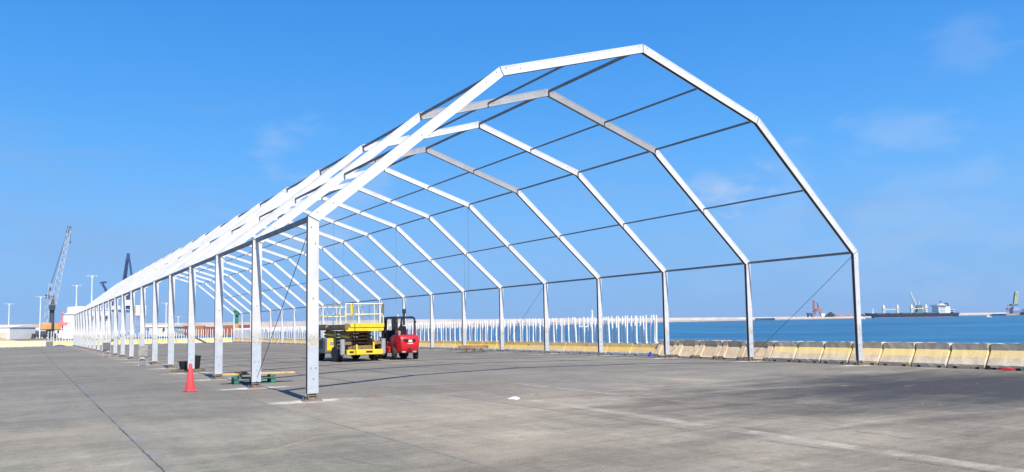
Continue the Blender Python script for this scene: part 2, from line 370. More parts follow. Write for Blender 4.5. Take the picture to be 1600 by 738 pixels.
def member_mesh(i, gap=.014):
    a0, a1, b0, b1 = OUT[i], INN[i], OUT[i+1], INN[i+1]; d = (V2(cl[i+1])-V2(cl[i])).normalized()
    g0 = d*(gap if i > 0 else 0); g1 = d*(gap if i < 5 else 0)
    a0, a1, b0, b1 = a0+g0, a1+g0, b0-g1, b1-g1
    mb = MB(); h = PW/2; n = Vector((-d.y, d.x))
    # hollow-section profile: flat web with slightly recessed face between two flanges
    def ring(o, i_):
        e = (i_-o); L = e.length; e = e/L; fl = .032
        ch, c2 = .030, .016                                       # channels for the cover along the inner and outer edge
        q = [(o, -h), (o+e*fl, -h), (o+e*(fl+.006), -h+.006), (i_-e*(fl+.006), -h+.006), (i_-e*fl, -h), (i_, -h), (i_, -h+c2), (i_-e*ch, -h+c2), (i_-e*ch, h-c2), (i_, h-c2), (i_, h), (i_-e*fl, h), (i_-e*(fl+.006), h-.006), (o+e*(fl+.006), h-.006), (o+e*fl, h), (o, h), (o, h-c2), (o+e*ch, h-c2), (o+e*ch, -h+c2), (o, -h+c2)]
        return [(p.x, y, p.y) for p, y in q]
    mb.loft([ring(a0, a1), ring(b0, b1)]); me = mb.mesh('profile')
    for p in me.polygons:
        if p.index in (6, 7, 8, 16, 17, 18): p.material_index = 1      # dark material paints shade into the channel faces
    return me
mem = [member_mesh(i) for i in range(6)]
def seam_mesh(i):
    o, n_ = OUT[i], INN[i]; e = (n_-o).normalized(); t = Vector((-e.y, e.x))*.02
    q = [o+e*.006-t, o+e*.006+t, n_-e*.006+t, n_-e*.006-t]
    return MB().prism([(p.x, p.y) for p in q], -PW/2+.008, PW/2-.008, 'Y').mesh('knee_insert')
seams = [seam_mesh(i) for i in range(1, 6)]
for m in seams: m.materials.append(M['seam'])
mids = [((cl[i][0]+cl[i+1][0])/2, (cl[i][1]+cl[i+1][1])/2, i) for i in range(1, 5)]
def collar_mesh(i):
    x, z, _ = mids[i-1]; d = (V2(cl[i+1])-V2(cl[i])).normalized(); n = Vector((-d.y, d.x)); c = Vector((x, z)); k = PD/2+.006
    q = [c-d*.016-n*k, c+d*.016-n*k, c+d*.016+n*k, c-d*.016+n*k]
    return MB().prism([(p.x, p.y) for p in q], -PW/2+.02, PW/2+.012, 'Y').mesh('purlin_bracket')
collars = [collar_mesh(i) for i in range(1, 5)]
for m in collars: m.materials.append(M['seam'])
boltm = MB().lathe([(.0, .0), (.013, 0), (.013, -.009), (.0, -.010)], (0, 0, 0), 'Y', 8).mesh('bolt'); boltm.materials.append(M['bolt'])
def shoe_mesh():
    mb = MB(); mb.box((0, 0, .012), (.42, .30, .024)); mb.box((-.09, 0, .11), (.02, .10, .17)); mb.box((.09, 0, .11), (.02, .10, .17)); mb.box((0, .02, .10), (.17, .05, .15))
    mb.tube((-.125, -.02, .12), (.125, -.02, .12), .014, n=8)
    for sx in (-1, 1):
        for sy in (-1, 1): mb.tube((sx*.17, sy*.11, .02), (sx*.17, sy*.11, .085), .014, .012, 8)
    return mb.mesh('base_shoe')
shoem = shoe_mesh(); shoem.materials.append(M['rust'])
plm = {}
def purlin_mesh(wd, ht):
    k = (wd, ht)
    if k not in plm: plm[k] = MB().cbox((0, BAY/2, 0), (wd, BAY-PW-.02, ht), .006).mesh('purlin'); plm[k].materials.append(M['purlin'])
    return plm[k]
GREY = {(1, 2), (1, 3), (3, 3), (3, 2)}
for k in range(NF):
    y = k*BAY
    for i in range(6):
        leg = i in (0, 5)
        gr = (k, i) in GREY; me = mem[i] if not gr else mem[i].copy()
        if gr: me.materials.clear()
        o = link('leg' if leg else 'rafter', me); o.location = (0, y, 0); par(o, frame)
        mt = M['leg'] if leg else (M['alu_grey'] if gr else M['alu'])
        if not me.materials: me.materials.append(mt); me.materials.append(M['channel_shade'])
        if gr: o['label'] = 'greyer weathered rafter'
        # joint pieces ride on the member as sub-parts
        if leg:
            x0 = 0 if i == 0 else W
            link('base_shoe', shoem, None, o, loc=(x0, 0, 0), rot=(0, 0, R(random.uniform(-4, 4))))
            if k < 6:
                for z, xo in ((.74, -.05), (.74, .06), (.50, .01), (2.3, 0), (3.55, .05), (3.92, -.05)):
                    link('bolt', boltm, None, o, loc=(x0+xo, -PW/2, z))
        else:
            link('knee_insert', seams[i-1], None, o)
            if i == 4: link('knee_insert', seams[4], None, o)
            link('purlin_bracket', collars[i-1], None, o)
            if k < 5:
                a, b_ = V2(cl[i]), V2(cl[i+1]); d = (b_-a).normalized(); n = Vector((-d.y, d.x)); L = (b_-a).length
                for t, s in ((.16, .06), (.62, .0), (L/2+.22, -.02), (L-.62, .02), (L-.16, .06)):
                    q = a + d*t + n*s; link('bolt', boltm, None, o, loc=(q.x, -PW/2, q.y))
    if k < NF-1:
        for (x, z), (wd, ht) in zip([(cl[1][0]-.02, cl[1][1]+.02), mids[0][:2], (cl[2][0], cl[2][1]+.03), mids[1][:2], (cl[3][0], cl[3][1]+.02), mids[2][:2], (cl[4][0], cl[4][1]+.03), mids[3][:2], (cl[5][0]+.02, cl[5][1]+.02)],
                                    [(.08, .11), (.05, .06), (.06, .08), (.05, .06), (.07, .09), (.05, .06), (.06, .07), (.05, .06), (.07, .09)]):
            o = link('purlin', purlin_mesh(wd, ht)); o.location = (x, y, z); par(o, frame)
def brace(a, b_, sag=.03):
    a, b_ = Vector(a), Vector(b_); pts = [a.lerp(b_, t/6) - Vector((0, 0, sag*4*(t/6)*(1-t/6))) for t in range(7)]
    o = MB().path(pts, .009, 6).build('brace_cable', M['cable']); par(o, frame)
for x, k0, k1 in ((W+.02, 0, 1), (0, 0, 1), (W, 4, 5)): brace((x, k0*BAY+.12, HE-.12), (x, k1*BAY-.14, .3))
def hang(line, k, f, zb):
    pts = {'RU': mids[2][:2], 'RK': cl[4], 'RM': mids[3][:2], 'RI': cl[3], 'RE': cl[5], 'LU': mids[1][:2], 'LK': cl[2]}[line]
    x, z = pts; y = (k+f)*BAY
    o = MB().path([(x, y, z-.05), (x+.03, y, (z+zb)/2), (x-.02, y, zb)], .007, 5).build('hanging_rope', M['rope']); par(o, frame)
for a in (('RK', 4, .02, 3.3), ('RM', 5, .05, 3.0), ('RK', 6, .0, 3.2), ('RU', 7, .0, 3.0), ('RK', 8, .0, 2.6), ('RI', 9, .0, 3.2), ('RM', 10, .0, 2.4), ('LU', 12, 0, 3)): hang(*a)

# ------------------------------------------------------------------ concrete barriers
def make_barrier_mat(name, conc, yel, z0, z1, wear, base=None):
    b = NB(name); co = b.coord('Object'); sp = b.n('ShaderNodeSeparateXYZ'); b.t.links.new(co, sp.inputs[0]); Z = sp.outputs[2]
    wco = b.coord('World'); n = b.noise(3.2, 7, .7, wco); s = b.noise(14, 5, .7, wco); st = b.noise(5, 6, .7, b.coord('World', (1, 1, .18)))
    c = b.scale(conc, b.ramp(n, .3, .7, .78, 1.1))
    if yel:
        zz = b.math('ADD', Z, b.math('MULTIPLY', b.math('SUBTRACT', n, .5), wear))
        m = b.math('MULTIPLY', b.ramp(zz, z0-.02, z0+.03), b.ramp(zz, z1+.03, z1-.02))
        m = b.math('MULTIPLY', m, b.ramp(s, .70, .48, .35, 1.))
        rnd = b.n('ShaderNodeObjectInfo').outputs['Random']
        m = b.math('MULTIPLY', m, b.ramp(rnd, 0, 1, .72, 1.))
        c = b.mix(m, c, yel)
    if base: c = b.mix(b.ramp(Z, .17, .13, 0, .8), c, base)
    c = b.mix(b.ramp(st, .56, .78, 0, .5), c, (.22, .185, .14)); c = b.scale(c, b.ramp(s, .3, .7, .9, 1.06))
    b.bump(b.math('ADD', s, n), .008, .7); return b.done(c, .85, 0, .3)
M['bar_tall'] = make_barrier_mat('barrier_concrete_yellow_face', (.74, .59, .40), (.92, .66, .23), .36, .60, .10)
M['bar_tan'] = make_barrier_mat('barrier_tan_concrete', (.70, .52, .33), None, 0, 0, 0)
M['bar_low'] = make_barrier_mat('barrier_low_yellow', (.66, .57, .42), (.84, .53, .12), .20, .62, .08, (.78, .72, .62))
M['bar_far'] = make_barrier_mat('barrier_pale_yellow', (.72, .66, .46), (.80, .70, .36), .12, .9, .1)
def barrier_mesh(prof, L, ribs=None, gaps=(), jit=.008, seed=0, z0=.07):
    rg = random.Random(seed); mb = MB(); n = 7
    st = sorted([i*L/n for i in range(n+1)] + [.035, L-.035]) if not ribs else sorted({0, .035, ribs[0], ribs[0]+.03, L-ribs[0]-.03, L-ribs[0], L-.035, L, L/2})
    rings = []
    for y in st:
        pts = []
        rec = ribs and ribs[0]+.02 < y < L-ribs[0]-.02
        for sgn in (1, -1):
            lst = prof if sgn == 1 else list(reversed(prof))
            for hx, z in lst:
                h = hx - (ribs[1] if rec and .12 < z < prof[-1][1]-.1 else 0) - (.03 if y in (0, L) else 0)
                top = z > prof[-1][1]-.02
                pts.append((-sgn*h + rg.uniform(-jit, jit)*.5, y-L/2 + (rg.uniform(-jit, jit) if 0 < y < L else rg.uniform(-jit, jit)*.6), z + (rg.uniform(-2.2*jit, jit*.4) if top else 0)))
        rings.append(pts)
    mb.loft(rings)
    xs_ = [-L/2+.01] + [v for g in gaps for v in (g-.07, g+.07)] + [L/2-.01]
    for a, b_ in zip(xs_[::2], xs_[1::2]): mb.box((0, (a+b_)/2, z0/2+.002), (prof[0][0]*2-.02, b_-a, z0))
    return mb.mesh('barrier')
P_TALL = [(.43, .07), (.43, .14), (.135, .60), (.126, .83)]
P_LOW = [(.32, .07), (.32, .15), (.15, .44), (.11, .65)]
tall_me = [barrier_mesh(P_TALL, 1.22, None, (-.36, .36), .010, s) for s in range(4)]
tan_me = [barrier_mesh(P_TALL, 1.44, (.30, .055), (-.40, .40), .012, 10+s) for s in range(3)]
low_me = [barrier_mesh(P_LOW, 1.95, None, (-.55, .55), .010, 20+s) for s in range(4)]
far_me = [barrier_mesh([(.32, .07), (.32, .14), (.16, .5), (.12, .80)], 1.95, None, (-.55, .55), .008, 30+s) for s in range(3)]
for l, m in ((tall_me, 'bar_tall'), (tan_me, 'bar_tan'), (low_me, 'bar_low'), (far_me, 'bar_far')):
    for me in l: me.materials.append(M[m])
def bx_line(y):                                                # barrier line drifts in towards the near end
    return 21.75 if y > 13 else 21.30 + .45*max(0, (y-4)/9) if y > 4 else 21.30 - .055*(4-y)
def barrier(me, x, y, rz, label, group):
    o = link('concrete_barrier', me, loc=(x, y, 0), rot=(0, 0, rz)); return tag(o, label, 'barrier', group)
y = 11.9; i = 0
for i in range(5):
    yc = y-.74; barrier(tan_me[i % 3], bx_line(yc), yc, R(random.uniform(-3, -1)), 'tan ribbed concrete barrier on the quay edge, %s right of the picket fence end' % ordw(i+1), 'tan ribbed barriers'); y -= 1.48
for i in range(13):
    yc = y-.63; barrier(tall_me[i % 4], bx_line(yc), yc, R(-3+random.uniform(-1, 1)), 'grey barrier with yellow sloping face on the quay edge, %s right of the tan barriers' % ordw(i+1), 'tall yellow-faced barriers'); y -= 1.262
y = 12.0; i = 0
while y < 103.5:
    i += 1; yc = y+.985; barrier(low_me[i % 4], 21.75+random.uniform(-.03, .03), yc, R(random.uniform(-1.2, 1.2)), 'low yellow barrier under the sea-side picket fence, %s left of the tan barriers' % ordw(i), 'low yellow barriers under the fence'); y += 1.97
FY = 106.0
for i in range(12):
    barrier(low_me[i % 4], 20.4-i*1.97, FY+.1, R(90+random.uniform(-1, 1)), 'low yellow barrier under the far end fence, %s from the sea-side corner' % ordw(i+1), 'low yellow barriers at the far end')
for i in range(9):
    barrier(far_me[i % 3], -4.1-i*1.97, FY-1.2, R(90+random.uniform(-1, 1)), 'pale yellow barrier without fence far left, %s from the fence' % ordw(i+1), 'pale yellow barriers far left')

# ------------------------------------------------------------------ picket fences
M['picket'] = paint('picket_white_paint', (.88, .88, .87), .55, 0, .10, 2.5, (.6, .58, .53), .3)
def picket_mesh(seed, h=1.45):
    rg = random.Random(seed); mb = MB(); n = 5; off = 0; rings = []
    for i in range(n+1):
        z = h*i/n; wx = .044 if i < n else .034; off += rg.uniform(-.02, .02)
        rings.append([(math.cos(k*math.pi/4)*wx, off+math.sin(k*math.pi/4)*wx, z) for k in range(8)])
    mb.loft(rings); return mb.mesh('picket')
pk = [picket_mesh(s) for s in range(7)]
for me in pk: me.materials.append(M['picket'])
def fence(name, label, p0, p1, sp, limit=300):
    p0, p1 = Vector(p0), Vector(p1); L = (p1-p0).length; d = (p1-p0)/L; ang = math.atan2(d.y, d.x)-math.pi/2
    t = thing(name, label, 'fence', p0, ang)
    MB().box((0, L/2, .06), (.03, L, .04)).build('bottom_rail', M['picket'], t)
    n = int(L/sp); rest = MB()
    for i in range(n):
        yy = (i+.3+random.uniform(-.07, .07))*sp; lean = R(random.gauss(0, 1.1)); tw = random.uniform(.99, 1.02)
        if random.random() < .015: continue
        if i < limit: o = link('picket', random.choice(pk), None, t, loc=((-.045, .045, 0)[i % 3]+random.uniform(-.012, .012), yy, 0), rot=(lean, R(random.gauss(0, .8)), R(random.uniform(-8, 8)))); o.scale = (1, 1, tw)
        else: rest.box((0, yy, .73), (.07, .07, 1.46), 0, lean)
    if rest.v: o = rest.build('far_pickets', M['picket'], t); o['kind'] = 'stuff'
    return t
fence('picket_fence', 'white crooked picket fence along the water behind the right-hand legs', (21.75, 12.1, .64), (21.75, FY, .64), .25)
fence('picket_fence', 'white picket fence across the far end of the yard', (21.4, FY+.1, .64), (-3.1, FY+.1, .64), .34)

# ------------------------------------------------------------------ machine materials
M['yellow'] = paint('lift_yellow_paint', (.86, .62, .03), .45, 0, .15, 1.6, (.42, .30, .07), .45)
M['yellow_rail'] = paint('rail_cream_paint', (.84, .78, .50), .5, 0, .15, 2)
M['shade_grime'] = paint('lift_shaded_grimy_steel', (.30, .19, .09), .7, .0, .35, 3, (.10, .075, .05), .6)  # brown base carries the shade on the lift's yellow sides; grime in patches
M['grey_hood'] = paint('hood_grey', (.19, .18, .16), .5, 0, .2, 3)
M['tyre'] = paint('tyre_rubber', (.028, .028, .030), .85, 0, .3, 8, (.10, .09, .075), .5)
M['rim'] = paint('rim_paint', (.50, .44, .25), .55, 0, .25, 5)
M['red'] = paint('forklift_red_paint', (.68, .018, .026), .35, 0, .2, 2.5, (.30, .03, .03), .35)
M['black'] = paint('black_plastic', (.018, .018, .020), .5, 0, .25, 5)
M['dark_steel'] = paint('dark_steel', (.04, .042, .048), .5, .2, .25, 4)
M['steel'] = paint('galvanised_steel', (.48, .49, .50), .45, .4, .2, 4)
M['crane_lens'] = paint('tail_lens', (.45, .05, .02), .3)
M['white'] = paint('white_paint', (.82, .82, .80), .55, 0, .1, 2)
M['glass'] = paint('lamp_glass', (.6, .58, .5), .15, 0, .05, 2)
def wheel(parent, x, y, r, wd, rim='rim', steer=0):
    t = MB().lathe([(r*.55, -wd/2), (r*.88, -wd/2), (r*.97, -wd*.40), (r, -wd*.25), (r, wd*.25), (r*.97, wd*.40), (r*.88, wd/2), (r*.55, wd/2)], (0, 0, 0), 'X', 24)
    for i in range(18):                                        # tread lugs
        a = 2*math.pi*i/18
        t.box((wd*.18*(1 if i % 2 else -1), math.cos(a)*r, math.sin(a)*r), (wd*.55, r*.12, r*.12), 0, a)
    o = t.build('wheel', M['tyre'], parent, loc=(x, y, r), rot=(0, 0, steer))
    MB().lathe([(0, -wd*.30), (r*.2, -wd*.42), (r*.3, -wd*.30), (r*.52, -wd*.34), (r*.57, -wd*.44), (r*.57, wd*.44), (r*.52, wd*.34), (r*.3, wd*.30), (r*.2, wd*.42), (0, wd*.30)], (0, 0, 0), 'X', 20).build('rim', M[rim], o)
    return o

# ------------------------------------------------------------------ scissor lift (length along y, near end y = 0)
SL = thing('scissor_lift', 'yellow rough-terrain scissor lift with railed platform beside the red forklift', 'scissor lift', (8.70, 19.25, 0), R(-1))
for x, yy, st in ((-.98, .95, R(10)), (.98, .95, R(10)), (-.98, 3.75, 0), (.98, 3.75, 0)): wheel(SL, x, yy, .40, .32, 'rim', st)
cb = MB(); cb.cbox((0, 2.35, .62), (1.35, 4.3, .34), .03); cb.beam((-.95, .95, .42), (.95, .95, .42), .14); cb.beam((-.95, 3.75, .42), (.95, 3.75, .42), .14); cb.build('chassis', M['shade_grime'], SL)
bp = MB().cbox((.08, -.04, .47), (1.86, .16, .26), .02).build('bumper', M['yellow'], SL)
MB().box((-.30, .06, .70), (.08, .10, .30)).box((.58, .06, .76), (.08, .10, .42)).build('bumper_bracket', M['yellow'], bp)
for x in (-1.00, 1.12):                                         # outrigger jacks at the near corners
    o = MB().tube((x, .12, .38), (x, .12, 1.12), .125, n=14).tube((x, .12, .30), (x, .12, .40), .07, n=10).build('outrigger_jack', M['steel'], SL, smooth=True)
    MB().beam((x*.55, .16, .92), (x*.92, .16, .92), .10, .14).build('jack_arm', M['shade_grime'], o)
for x in (-.95, .95): MB().tube((x, 4.5, .36), (x, 4.5, 1.1), .12, n=14).build('outrigger_jack', M['steel'], SL, smooth=True)
hd = MB().cbox((-1.08, 2.45, .80), (.62, 1.75, .78), .05).build('engine_hood', M['grey_hood'], SL)
MB().box((-1.08, 1.565, .86), (.46, .03, .60)).build('hood_end_panel', M['yellow'], hd)
for i in range(5): MB().box((-1.40, 2.0+i*.24, .86), (.02, .10, .42)).build('louvre', M['dark_steel'], hd)
MB().cbox((.98, 2.4, .78), (.5, 1.7, .6), .05).build('tank_box', M['shade_grime'], SL)
MB().tube((-1.2, 3.2, 1.15), (-1.2, 3.2, 1.62), .045, n=8).build('exhaust_stack', M['dark_steel'], SL)
# folded scissor stack: four levels of crossed arms on each side
for lv in range(4):
    z = .86 + lv*.175
    for sx in (-.52, .52):
        MB().beam((sx, .45, z), (sx, 4.2, z+.15), .06, .13).build('scissor_arm', M['yellow' if lv % 2 == 0 else 'shade_grime'], SL)
        MB().beam((sx*.84, .45, z+.15), (sx*.84, 4.2, z), .06, .13).build('scissor_arm', M['shade_grime'], SL)
    for yy in (.45, 2.33, 4.2): MB().tube((-.62, yy, z+.07), (.62, yy, z+.07), .05, n=10).build('pivot_shaft', M['shade_grime'], SL)
MB().tube((-.1, .8, .86), (.12, 2.9, 1.4), .08, n=10).tube((.12, 2.9, 1.4), (.15, 3.4, 1.5), .05, n=10).build('lift_ram', M['steel'], SL)
MB().box((-.78, 1.9, 1.33), (.05, .07, .36)).box((.66, .30, 1.0), (.07, .07, .55)).build('stop_post', M['yellow'], SL)
# platform
X0, X1, Y0, Y1 = -.98, 1.02, -.25, 5.6
pf = MB().box(((X0+X1)/2, (Y0+Y1)/2, 1.66), (X1-X0-.1, Y1-Y0-.1, .18)); pf.box(((X0+X1)/2, (Y0+Y1)/2, 1.82), (X1-X0, Y1-Y0, .05)); pf = pf.build('platform_deck', M['shade_grime'], SL)
MB().box(((X0+X1)/2+.12, Y0-.015, 1.80), (X1-X0-.24, .05, .20)).build('toe_board', M['yellow'], pf)
MB().box((X0+.06, Y0-.02, 1.76), (.16, .045, .28)).build('corner_plate', M['shade_grime'], pf)
MB().box(((X0+X1)/2, Y0+.02, 1.60), (X1-X0-.1, .06, .16)).build('end_beam', M['yellow'], pf)
MB().box((X0-.02, 4.0, 1.77), (.04, 2.6, .22)).box((X0-.02, 1.1, 1.73), (.04, 2.6, .16)).build('side_board', M['shade_grime'], pf)
def rail(a, b_, r=.022, m='yellow_rail', nm='rail'): return MB().tube(a, b_, r, n=8).build(nm, M[m], SL)
for x in (X0+.03, X1-.03):
    for i in range(7):
        yy = Y0+.03+(Y1-Y0-.06)*i/6; rail((x, yy, 1.55 if i == 0 else 1.84), (x, yy, 2.86), .030 if i == 0 else .020, 'yellow_rail', 'rail_post')
    for z in (2.34, 2.86): rail((x, Y0+.03, z), (x, Y1-.03, z))
for yy in (Y0+.03, Y1-.03):
    for z in (2.34, 2.86): rail((X0+.03, yy, z), (X1-.03, yy, z), .026)
    for x in (X0+.42, X1-.5): rail((x, yy, 1.84), (x, yy, 2.86), .018, 'yellow_rail', 'rail_post')
MB().box((X0+.33, Y0+.03, 2.58), (.13, .05, .50)).build('gate_latch_plate', M['yellow'], SL)
ctl = MB().cbox((X0-.10, 4.6, 2.66), (.26, .34, .30), .03).build('control_box', M['yellow'], SL)
MB().tube((X0-.14, 4.5, 2.81), (X0-.14, 4.5, 2.92), .018, n=8).build('joystick', M['black'], ctl)
MB().box((X1-.03, Y0+.02, 2.62), (.05, .16, .52)).build('manual_box', M['shade_grime'], SL)

for i, sx in enumerate((-.30, -.22, .26)):
    MB().path([(sx, .40, .72), (sx+.03, .25, .95), (sx+.10*i, .22, 1.2), (sx+.02, .40, 1.42), (sx-.05, .6, 1.56)], .022, 6).build('hydraulic_hose', M['tyre'], SL)
for x, wd in ((-.62, .22), (.30, .34)): MB().box((x, -.125, .49), (wd, .006, .10)).build('warning_decal', M['dark_steel'], bp)
MB().box((-1.08, 1.545, .92), (.20, .012, .16)).build('data_plate', M['steel'], hd)
# ------------------------------------------------------------------ forklift (forward = +y, rear end y = 0)
FL = thing('forklift', 'red counterbalance forklift with black overhead guard seen from behind', 'forklift', (11.36, 19.5, 0), R(-1))
def rring(hx, y0, y1, z, c, n=5):
    pts = []
    for cx, cy, a0 in ((hx-c, y0+c, -90), (hx-.06, y1-.06, 0), (-hx+.06, y1-.06, 90), (-hx+c, y0+c, 180)):
        rr = c if cy == y0+c else .06
        for k in range(n+1):
            a = R(a0 + 90*k/n); pts.append((cx+math.cos(a)*rr, cy+math.sin(a)*rr, z))
    return pts
cw = MB().loft([rring(.50, .16, .95, .34, .22), rring(.60, .06, .98, .42, .26), rring(.62, .0, 1.0, .62, .28), rring(.63, .0, 1.0, .98, .28), rring(.615, .03, 1.0, 1.14, .28), rring(.60, .12, 1.0, 1.24, .28), rring(.48, .28, .98, 1.285, .25)])
cw = cw.build('counterweight', M['red'], FL, smooth=True)
MB().cbox((0, .005, .99), (.66, .06, .17), .02).build('vent_recess', M['black'], cw)
MB().box((.02, -.032, .96), (.20, .012, .13)).build('number_plate', M['white'], cw)
MB().box((.03, -.004, .83), (.30, .012, .035)).build('lettering_strip', M['white'], cw)
MB().box((.0, .16, 1.225), (.30, .03, .04), 0, R(25)).build('lettering_strip', M['white'], cw)
MB().tube((.0, .03, .56), (.0, -.03, .56), .06, n=12).build('tow_pin', M['dark_steel'], cw)
for sx in (-1, 1): MB().cbox((sx*.30, .10, .40), (.22, .12, .10), .02).build('bumper_step', M['steel'], cw)
wheel(FL, -.60, .62, .33, .24, 'red', R(-18)); wheel(FL, .60, .62, .33, .24, 'red', R(-18))
wheel(FL, -.62, 2.25, .40, .32, 'red'); wheel(FL, .62, 2.25, .40, .32, 'red')
bd = MB().cbox((0, 1.55, .62), (.98, 1.35, .60), .05); bd.cbox((0, 1.25, 1.02), (.94, .75, .34), .06); bd = bd.build('body', M['red'], FL)
for sx in (-1, 1):
    MB().cbox((sx*.60, 1.45, .50), (.24, .70, .34), .04).build('step_tank', M['red' if sx < 0 else 'black'], bd)
    MB().prism([(1.78, .62), (1.86, .86), (2.25, .98), (2.62, .86), (2.70, .7), (2.62, .70), (2.25, .88), (1.95, .78), (1.86, .62)], sx*.62-.17, sx*.62+.17, 'X').build('mudguard', M['black'], bd)
st = MB().cbox((0, 1.32, 1.24), (.52, .50, .12), .04).build('seat', M['black'], FL)
bk = MB(); bk.loft([[(-.26, 1.10, 1.28), (.26, 1.10, 1.28), (.26, .98, 1.28), (-.26, .98, 1.28)], [(-.24, 1.04, 1.52), (.24, 1.04, 1.52), (.24, .94, 1.52), (-.24, .94, 1.52)], [(-.16, .98, 1.74), (.16, .98, 1.74), (.16, .90, 1.74), (-.16, .90, 1.74)]]); bk.build('backrest', M['black'], st)
MB().cbox((0, 2.05, 1.20), (.90, .26, .66), .05).build('dashboard', M['black'], FL)
sw = MB().tube((0, 1.95, 1.35), (0, 1.78, 1.52), .025, n=8); 
for i in range(14):
    a0, a1 = 2*math.pi*i/14, 2*math.pi*(i+1)/14; q = lambda a: (math.cos(a)*.17, 1.78+math.sin(a)*.11, 1.52+math.sin(a)*.13); sw.tube(q(a0), q(a1), .016, n=6)
sw.build('steering_wheel', M['black'], FL)
gd = MB()
for sx in (-1, 1):
    gd.path([(sx*.50, .42, 1.22), (sx*.50, .52, 2.12), (sx*.46, .72, 2.20), (sx*.44, 2.05, 2.20), (sx*.48, 2.42, 1.4), (sx*.48, 2.45, .9)], .052, 8)
for i in range(7): gd.beam((-.46, .74+i*.22, 2.205), (.46, .74+i*.22, 2.205), .05, .035)
gd.beam((-.48, .62, 2.17), (.48, .62, 2.17), .06, .08); gd.box((0, 1.40, 2.235), (.84, 1.2, .012)); gd.beam((-.20, .60, 2.15), (-.20, .50, 1.30), .035)
gd = gd.build('overhead_guard', M['black'], FL)
MB().lathe([(.05, 0), (.05, .08), (.035, .12), (0, .13)], (-.25, .95, 2.22), 'Z', 10).build('beacon', M['glass'], gd)
MB().lathe([(.05, 0), (.05, .62), (.095, .64), (.10, .70), (.10, .82), (.07, .86), (.0, .87)], (-.02, .66, 1.78), 'Z', 12).build('air_intake', M['dark_steel'], gd)
for sx in (-1, 1): MB().lathe([(.03, 0), (.07, .02), (.075, .07), (.03, .09)], (sx*.52, .46, 1.95), 'Y', 12).build('work_lamp', M['black'], gd)
for sx in (-1, 1):
    MB().box((sx*.50, .39, 1.42), (.09, .05, .22)).build('tail_lamp', M['crane_lens'], gd)
MB().box((0, .30, 1.27), (.80, .10, .05)).build('rear_cowl_grille', M['black'], FL)
MB().cbox((-.33, .78, 1.36), (.20, .34, .26), .03).build('gas_tank', M['steel'], FL)
mp_ = MB()
for sx in (-1, 1): mp_.box((sx*.36, 2.78, 1.2), (.13, .17, 2.1)); mp_.box((sx*.24, 2.84, 1.22), (.10, .13, 2.05))
for z in (.35, 1.2, 2.2): mp_.box((0, 2.82, z), (.72, .08, .10))
mp_ = mp_.build('mast', M['dark_steel'], FL)
MB().tube((-.16, 2.76, .3), (-.16, 2.76, 2.1), .04, n=8).tube((.16, 2.76, .3), (.16, 2.76, 2.1), .04, n=8).build('mast_ram', M['black'], mp_)
cg = MB()
for z in (.35, .75): cg.box((0, 2.97, z), (1.1, .05, .14))
for sx in (-.45, -.15, .15, .45): cg.box((sx, 2.97, .75), (.04, .04, .8))
cg.box((0, 2.97, 1.15), (1.1, .04, .05)); cg.build('fork_carriage', M['dark_steel'], FL)
for sx in (-.3, .3): MB().box((sx, 3.02, .32), (.11, .05, .6)).box((sx, 3.55, .05), (.11, 1.1, .045)).build('fork', M['dark_steel'], FL)
for i, sx in enumerate((-.58, .58)):
    mr = MB().path([(sx*.84, 2.3, 1.55), (sx*1.2, 2.3, 1.6)], .014).cbox((sx*1.25, 2.3, 1.58), (.14, .03, .22), .01).build('mirror', M['black'], FL)

# ------------------------------------------------------------------ small things on the yard
def make_cone_mat():
    b = NB('cone_red_plastic'); co = b.coord('Object'); n = b.noise(6, 5, .6, co); c = b.scale((.80, .068, .075), b.ramp(n, .3, .7, .85, 1.05)); c = b.mix(b.ramp(b.noise(18, 6, .7, co), .54, .72, 0, .4), c, (.42, .11, .10)); return b.done(c, .5, 0, .4)
M['cone'] = make_cone_mat(); 
cn = thing('traffic_cone', 'faded red traffic cone standing in front of the left row of legs', 'traffic cone', (-1.71, 5.02, 0), R(12))
MB().lathe([(.135, .025), (.130, .05), (.035, .735), (.03, .745), (.022, .745), (.022, .70)], (0, 0, 0), 'Z', 24).build('cone_body', M['cone'], cn, smooth=True)
MB().cbox((0, 0, .0175), (.29, .29, .035), .012).build('base', M['cone'], cn)

M['green_pallet'] = paint('pallet_green_paint', (.05, .19, .145), .6, 0, .25, 5, (.16, .17, .13), .5)
M['timber'] = paint('timber_plank', (.62, .42, .18), .7, 0, .3, 3, (.30, .19, .09), .4)
M['timber_stack'] = paint('timber_stack_brown', (.42, .26, .11), .75, 0, .35, 3, (.2, .12, .06), .5)
M['timber_old'] = paint('timber_weathered', (.20, .14, .085), .75, 0, .35, 4, (.20, .13, .07), .5)
pl = thing('pallet', 'dark green slatted pallet under loose planks between two left legs', 'pallet', (.47, 7.2, 0), R(-7))
for yy in (-.38, 0, .38): 
    MB().box((0, yy, .012), (1.2, .10, .022)).build('bottom_board', M['green_pallet'], pl)
    for x in (-.53, 0, .53): MB().cbox((x, yy, .077), (.14, .12, .105), .01).build('block', M['green_pallet'], pl)
for x in (-.53, 0, .53): MB().box((x, 0, .142), (.14, .90, .022)).build('stringer', M['green_pallet'], pl)
for i in range(5): MB().box((0, -.40+i*.2, .166), (1.2, .12, .022)).build('top_board', M['green_pallet'], pl)
for sx in (-.56, .50): MB().cbox((sx, -.34, .225), (.12, .14, .09), .008).build('corner_stub', M['green_pallet'], pl)
